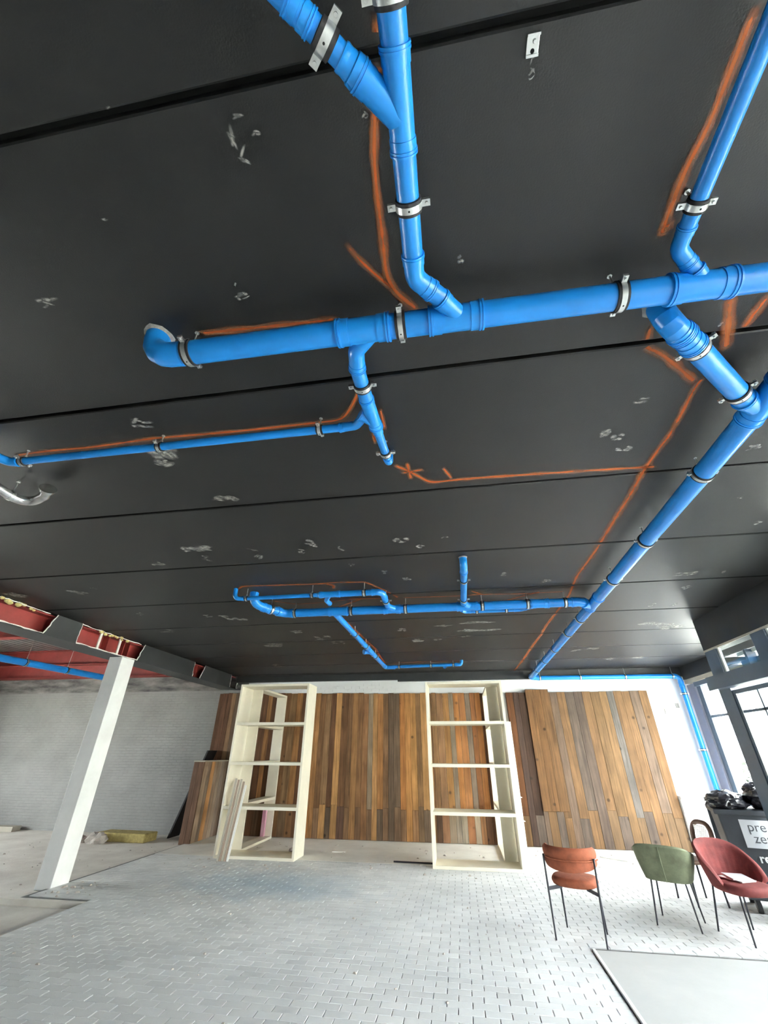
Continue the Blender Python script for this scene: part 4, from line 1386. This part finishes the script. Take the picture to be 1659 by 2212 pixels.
for i, (xb, xt, zt, c, nm) in enumerate(((-4.43, -4.40, 1.24, 'beige', 'leftmost'), (-4.385, -4.345, 1.22, 'batten', 'second from left'), (-4.335, -4.29, 1.23, 'beige', 'middle'), (-4.29, -4.235, 1.19, 'batten', 'second from right'), (-4.245, -4.185, 1.13, 'whiteboard', 'white rightmost'))):
    mb = MB()
    a, b = Vector((xb, 8.92, .0)), Vector((xt, 9.108, zt))
    mb.bar(a + Vector((0, 0, .006)), b, .034, .022, up=(0, -1, 0))
    tag(mb.build('timber_batten', M[c]), nm + ' of five thin battens leaning on the left bookshelf', 'batten', 'battens leaning on the left bookshelf')

wp = thing('white_board', 'narrow white board standing upright against the right bookshelf side', 'board', (1.0, 9.68, 0))
MB().box(-.06, .06, -.02, .02, 0, 2.25).build('board', M['whiteboard'], wp)
for z in (.62, .98, .12):
    MB().bar((-.05, -.03, z + .04), (.085, -.035, z), .014, .014).build('bracket', M['whiteboard'], wp)

tag(MB().box(-4.60, -4.52, 11.12, 11.2, .045, .62).build('foil_roll', M['pink']), 'pink foil roll standing on the bottom of the bookshelf beside the left wall planks', 'roll')

# ================================================================== CHAIRS
def pillow(mb, a, b, z0, z1, ex=2.4, seg=36, cx=0, cy=0, crown=.012):
    h = z1 - z0
    rings = [(.02, z0), (.86, z0), (.95, z0 + h * .12), (1.0, z0 + h * .45), (.985, z0 + h * .72), (.93, z0 + h * .93), (.80, z1), (.45, z1 + crown * .8), (.02, z1 + crown)]
    rows = []
    for k, z in rings:
        r = []
        for i in range(seg):
            t = 2 * PI * i / seg
            c, s = math.cos(t), math.sin(t)
            r.append((cx + a * k * math.copysign(abs(c) ** (2 / ex), c), cy + b * k * math.copysign(abs(s) ** (2 / ex), s), z))
        rows.append(r)
    mb.grid(rows, close=True)
    return mb


def wrap(mb, A, n, rad, top, bot, th, ex=2.0, cy=0.0, taper=1.0, wr=0.0):
    """upholstered shell: angle 0 is the back; rad=(a,b); top(f), bot(f) heights with f in -1..1"""
    rows = []
    for i in range(n + 1):
        f = -1 + 2 * i / n
        ph = A * f
        zt, zb = top(f), bot(f)
        ring = []
        m = 7
        out, inn = [], []
        for j in range(m + 1):
            t = j / m
            z = zb + (zt - zb) * t
            k = taper + (1 - taper) * t
            bul = 1 + .03 * math.sin(PI * t)
            wrn = wr * math.sin(ph * 26) * math.sin(PI * t)
            sn, cs = math.sin(ph), math.cos(ph)
            e = 2 / ex
            X_ = rad[0] * math.copysign(abs(sn) ** e, sn)
            Y2 = -rad[1] * math.copysign(abs(cs) ** e, cs)
            L_ = math.hypot(X_, Y2) or 1
            ro = k * bul
            out.append((X_ * ro, cy + Y2 * ro, z))
            q = (L_ - th) / L_
            inn.append((X_ * q * (ro + wrn), cy + Y2 * q * (ro + wrn), z))
        mid = tuple((out[-1][q] + inn[-1][q]) / 2 + (th * .35 if q == 2 else 0) for q in range(3))
        rows.append(out + [mid] + inn[::-1])
    mb.grid(rows)
    k = len(rows[0])
    n0 = len(mb.v) - k * (n + 1)
    mb.f.append(tuple(n0 + q for q in range(k)))
    mb.f.append(tuple(n0 + n * k + q for q in reversed(range(k))))
    # close the underside between outer and inner wall
    for i in range(n):
        a, b = n0 + i * k, n0 + (i + 1) * k
        mb.f.append((a, a + k - 1, b + k - 1, b))
    return mb


def legs(t, pts, r=.0105, m='steel'):
    for a, b in pts:
        MB().sweep([a, Vector(a).lerp(Vector(b), .5), b], [r, r * .95, r * .8], 10).build('leg', M[m], t, 40)


# rust chair, seen from behind
t = thing('chair', 'rust velvet chair with curved two-part backrest on thin black legs', 'chair', (1.166, 6.356, 0), math.radians(-20.7))
pillow(MB(), .245, .225, .425, .505, ex=2.5, cy=.02).build('seat', M['orange_cloth'], t, 50)
legs(t, (((-.268, -.165, .70), (-.245, -.235, 0)), ((.268, -.165, .70), (.245, -.235, 0)), ((-.20, .19, .43), (-.205, .215, 0)), ((.20, .19, .43), (.205, .215, 0))))
up = lambda f: .765 - .012 * f * f
wrap(MB(), math.radians(82), 36, (.285, .275), lambda f: .768, lambda f: .685 + .005 * f * f, .055, cy=-.02).build('backrest', M['orange_cloth'], t, 50)
wrap(MB(), math.radians(82), 36, (.278, .268), lambda f: .672, lambda f: .575 + .05 * f * f, .050, cy=-.02).build('backrest', M['orange_cloth'], t, 50)
pts = [(.291 * math.sin(math.radians(a)), -.02 - .281 * math.cos(math.radians(a)), .678) for a in range(-84, 85, 6)]
MB().sweep(pts, .008, 10).build('back_rail', M['orange_cloth'], t, 50)
for s in (-1, 1):
    MB().bar((s * .255, -.20, .405), (s * .13, -.09, .42), .012, .03).build('bracket', M['steel'], t)
    MB().bar((s * .13, -.09, .418), (s * .20, .19, .418), .03, .012).build('seat_rail', M['steel'], t)
MB().bar((-.20, .19, .418), (.20, .19, .418), .03, .012).build('seat_rail', M['steel'], t)

# olive bucket chair, seen from behind
t = thing('chair', 'olive green velvet bucket chair seen from behind', 'chair', (2.38, 6.97, 0), math.radians(-28))
wrap(MB(), math.radians(118), 44, (.315, .285), lambda f: .735 - .13 * abs(f) ** 2.2, lambda f: .405 + .01 * f * f, .055, ex=3.4, cy=-.01, taper=.78).build('shell', M['green_cloth'], t, 50)
pillow(MB(), .235, .235, .40, .50, ex=3.2, cy=.03).build('seat', M['green_cloth'], t, 50)
MB().sweep([(0, -.252, .41), (0, -.285, .50), (0, -.298, .60), (0, -.299, .74)], .006, 8).build('back_seam', M['green_cloth'], t, 50)
legs(t, (((-.175, -.17, .41), (-.215, -.215, 0)), ((.175, -.17, .41), (.215, -.215, 0)), ((-.175, .17, .41), (-.215, .21, 0)), ((.175, .17, .41), (.215, .21, 0))), .010)
for s in (-1, 1):
    MB().sweep([(s * .178, -.205, .56), (s * .176, -.225, .49), (s * .175, -.19, .41)], .008, 8).build('leg_brace', M['steel'], t, 40)

# wine-red tub chair with magazines
RC = (2.955, 6.645, 0)
RR = math.radians(180 + 16)
t = thing('chair', 'wine red velvet tub chair with magazines on its seat', 'chair', RC, RR)
wrap(MB(), math.radians(112), 52, (.325, .305), lambda f: .80 - .30 * abs(f) ** 2.6, lambda f: .40 + .03 * f * f, .05, ex=2.2, cy=.0, taper=.74, wr=.012).build('shell', M['red_cloth'], t, 60)
pillow(MB(), .255, .27, .39, .475, ex=2.6, cy=.07).build('seat', M['red_cloth'], t, 50)
legs(t, (((-.17, -.16, .41), (-.215, -.225, 0)), ((.17, -.16, .41), (.215, -.225, 0)), ((-.17, .19, .40), (-.21, .235, 0)), ((.17, .19, .40), (.21, .235, 0))), .011)
fwd = Vector((-math.sin(RR), math.cos(RR), 0))
sid = Vector((math.cos(RR), math.sin(RR), 0))
for k, (a, dx, dy, c, lab) in enumerate(((.15, .01, .02, 'paper', 'lower magazine lying on the wine red chair seat'), (-.35, -.02, .0, 'label', 'upper magazine lying on the wine red chair seat'))):
    mg = thing('magazine', lab, 'magazine', Vector(RC) + sid * dx + fwd * (dy + .02) + Vector((0, 0, .489 + .012 * k)), RR + a, 'magazines on the wine red chair')
    MB().box(-.10, .10, -.14, .14, 0, .010).build('pages', M['paper'], mg)
    MB().box(-.103, .103, -.143, .143, .010, .0115).build('cover', M[c], mg)

# cane-back chair behind
t = thing('chair', 'brown wooden chair with pale cane back behind the wine red chair', 'chair', (3.02, 7.88, 0), math.radians(100))
pillow(MB(), .225, .215, .42, .47, ex=2.8, cy=.01).build('seat', M['darkwood'], t, 50)
legs(t, (((-.19, -.18, .43), (-.215, -.20, 0)), ((.19, -.18, .43), (.215, -.20, 0)), ((-.19, .17, .43), (-.21, .19, 0)), ((.19, .17, .43), (.21, .19, 0))), .014, 'steel')
fr = MB()
loop = []
for i in range(41):
    a = 2 * PI * i / 40
    c, s = math.cos(a), math.sin(a)
    loop.append((.20 * math.copysign(abs(c) ** .7, c) - .03, -.215 - .03 * (s + 1), .70 + .165 * math.copysign(abs(s) ** .8, s)))
fr.sweep(loop, .030, 10, cap=False)
fr.build('back_frame', M['darkwood'], t, 50)
cn = MB()
for k in range(15):
    z = .58 + .0165 * k
    cn.box(-.165, .105, -.252, -.246, z, z + .012)
cn.build('cane_panel', M['cane'], t)
for s in (-.16, .10):
    MB().sweep([(s, -.19, .44), (s, -.225, .58)], .014, 8).build('back_post', M['darkwood'], t, 40)

# ================================================================== WASTE CONTAINER
from mathutils import noise as mnoise
BN = Vector((3.37, 7.50, 0))
bt = thing('waste_container', 'dark grey waste container overfilled with black bags by the entrance glass', 'container', BN, math.radians(-18))
b0, b1 = (0.06, .78, .02, .66), (0.0, .84, -.02, .70)
body = MB()
zb, zt = .13, 1.04
body.v = [(b0[0], b0[2], zb), (b0[1], b0[2], zb), (b0[1], b0[3], zb), (b0[0], b0[3], zb), (b1[0], b1[2], zt), (b1[1], b1[2], zt), (b1[1], b1[3], zt), (b1[0], b1[3], zt)]
body.f = [(3, 2, 1, 0), (0, 1, 5, 4), (1, 2, 6, 5), (2, 3, 7, 6), (3, 0, 4, 7), (4, 5, 6, 7)]
body.build('body', M['bin'], bt, bevel=.02)
MB().box(-.035, .875, -.055, .735, 1.0, 1.06).build('rim', M['bin'], bt, bevel=.015)
for s in (.14, .70):
    for yv in (.1, .58):
        MB().sweep([(s - .025, yv, .075), (s + .025, yv, .075)], .075, 16).build('wheel', M['rubber'], bt, 40)
MB().obox((.42, .80, .80), Vector((1, 0, 0)), Vector((0, 1, .12)).normalized(), Vector((0, -.12, 1)).normalized(), .44, .014, .24).build('lid', M['bin'], bt, bevel=.01)


def lump(name, label, c, rx, ry, rz, seed):
    g = thing(name, label, 'bag', BN, math.radians(-18), 'black bags in the waste container')
    mb = MB()
    rows = []
    n, m = 40, 26
    for j in range(m + 1):
        v = -PI / 2 + PI * j / m
        r = []
        for i in range(n):
            u = 2 * PI * i / n
            d = Vector((math.cos(v) * math.cos(u), math.cos(v) * math.sin(u), math.sin(v)))
            k = 1 + .20 * mnoise.noise(d * 2.2 + Vector((seed, 0, 0))) + .20 * abs(mnoise.noise(d * 5 + Vector((0, seed, 0)))) + .10 * mnoise.noise(d * 11 + Vector((0, 0, seed)))
            r.append((c[0] + d.x * rx * k, c[1] + d.y * ry * k, max(1.062, c[2] + d.z * rz * k)))
        rows.append(r)
    mb.grid(rows, close=True)
    mb.build('bag_body', M['bag'], g, 25)
    tip = (c[0] - .02, c[1] - ry * .98, c[2] + .02)
    MB().sweep([tip, (tip[0] - .02, tip[1] - .03, tip[2] - .01), (tip[0] - .05, tip[1] - .04, tip[2] - .05)], [.02, .012, .03], 8).build('bag_knot', M['bag'], g, 40)


lump('rubbish_bag', 'left black rubbish bag bulging out of the waste container', (.185, .26, 1.13), .235, .31, .115, 1.7)
lump('rubbish_bag', 'right black rubbish bag bulging out of the waste container', (.635, .26, 1.19), .215, .31, .165, 5.2)


def text_mesh(body, size, loc, parent, m, name, bold=0.0):
    cu = bpy.data.curves.new(name, 'FONT')
    cu.body, cu.size, cu.extrude, cu.offset = body, size, .001, bold
    cu.resolution_u = 4
    tmp = bpy.data.objects.new(name + '_tmp', cu)
    COL.objects.link(tmp)
    dg = bpy.context.evaluated_depsgraph_get()
    me = bpy.data.meshes.new_from_object(tmp.evaluated_get(dg))
    me.materials.clear()
    me.materials.append(m)
    bpy.data.objects.remove(tmp)
    o = bpy.data.objects.new(name, me)
    COL.objects.link(o)
    o.parent = parent
    o.location = loc
    o.rotation_euler = (PI / 2 - .04, 0, 0)
    return o


lb = MB().box(.215, .73, -.018, -.006, .66, .955).build('sticker', M['label'], bt)
text_mesh('pre', .145, (.285, -.0195, .835), lb, M['ink'], 'lettering')
text_mesh('zero', .145, (.315, -.0195, .715), lb, M['ink'], 'lettering')
arc = MB().sweep([(.60 + .085 * math.cos(a), -.019, .835 + .075 * math.sin(a)) for a in [PI - .1 - k * .16 for k in range(14)]], .006, 6)
arc.build('logo_arc', M['lilac'], lb, 40)
text_mesh('restafval', .13, (.30, -.010, .515), bt, M['whiteink'], 'lettering', .003)

# ================================================================== LOOSE BITS
def board(label, c, lx, ly, th, rz, m, name='offcut_board', cat='board', tilt=0.0):
    o = MB().box(-lx / 2, lx / 2, -ly / 2, ly / 2, 0, th).build(name, m)
    o.location, o.rotation_euler = c, (tilt, 0, rz)
    return tag(o, label, cat)


board('white board offcut lying near the plank wall behind the rust chair', (2.72, 10.45, .001), .52, .16, .018, -.75, M['whiteboard'])
board('short white strip lying behind the rust chair by the planks', (2.55, 11.02, .001), .42, .07, .02, -.1, M['whiteboard'])
board('thin white strip on the paving just past the rust chair', (1.75, 9.3, .001), .36, .04, .012, -.9, M['whiteboard'])
board('dark metal strip lying on the floor left of the right bookshelf', (-.96, 9.43, .001), .72, .03, .02, -.02, M['steel'], 'metal_strip', 'strip')
board('brown board lying against the far left wall', (-11.7, 11.2, -.034), 1.3, .25, .10, .05, M['beige'], 'timber_board')
board('small white offcut on the floor right of the left bookshelf', (-2.5, 10.1, .001), .26, .06, .012, .1, M['whiteboard'])
wl = MB().box(-.62, .62, -.22, .22, 0, .16).build('insulation_slab', M['wool'], bevel=.02)
wl.location, wl.rotation_euler = (-7.55, 10.62, -.034), (0, 0, -.04)
tag(wl, 'yellowish stone wool slab lying by the left brick wall', 'insulation')


def rock(name, label, c, r, seed, m='rubble', cat='rubble'):
    mb = MB()
    rows = []
    for j in range(7):
        v = -PI / 2 + PI * j / 6
        row_ = []
        for i in range(10):
            u = 2 * PI * i / 10
            d = Vector((math.cos(v) * math.cos(u), math.cos(v) * math.sin(u), math.sin(v)))
            k = r * (1 + .5 * mnoise.noise(d * 1.7 + Vector((seed, seed, 0))))
            row_.append((d.x * k * 1.2, d.y * k, max(0, d.z * k * .9 + r * .35)))
        rows.append(row_)
    mb.grid(rows, close=True)
    o = mb.build(name, M[m])
    o.location = c
    return tag(o, label, cat)


rock('rubble_lump', 'large broken masonry lump in front of the stone wool slab', (-7.95, 10.22, -.034), .17, 2.0)
rock('rubble_lump', 'smaller masonry lump left of the large lump behind the column', (-8.35, 10.25, -.034), .10, 7.0)
rock('rubble_lump', 'small brick fragment inside the left bookshelf footprint', (-3.42, 10.0, .0), .055, 4.0, 'rubble')
cr_ = MB()
for k in range(260):
    if k < 110:
        x, y, z = random.uniform(-5.8, 3.6), random.uniform(8.4, 11.1), 0.0
    elif k < 180:
        x, y, z = random.uniform(-4.6, 1.0), random.uniform(3.9, 8.5), 0.0
    elif k < 205:
        x, y, z = random.uniform(-5.8, -5.1), random.uniform(6.6, 7.3), 0.0
    else:
        x, y, z = random.uniform(-9.5, -6.1), random.uniform(6.8, 10.8), -.034
    r = random.choice((.006, .008, .01, .012, .018)) * (.55 if 110 <= k < 180 else 1)
    a = random.uniform(0, 3)
    ca, sa = Vector((math.cos(a), math.sin(a), 0)), Vector((-math.sin(a), math.cos(a), 0))
    cr_.obox((x, y, z + r * .5), ca, sa, Vector((0, 0, 1)), r * random.uniform(.8, 2), r, r * .5, tx=.6)
tag(cr_.build('rubble_crumbs', M['rubble']), 'small crumbs of rubble scattered over the floor', 'rubble', kind='stuff')
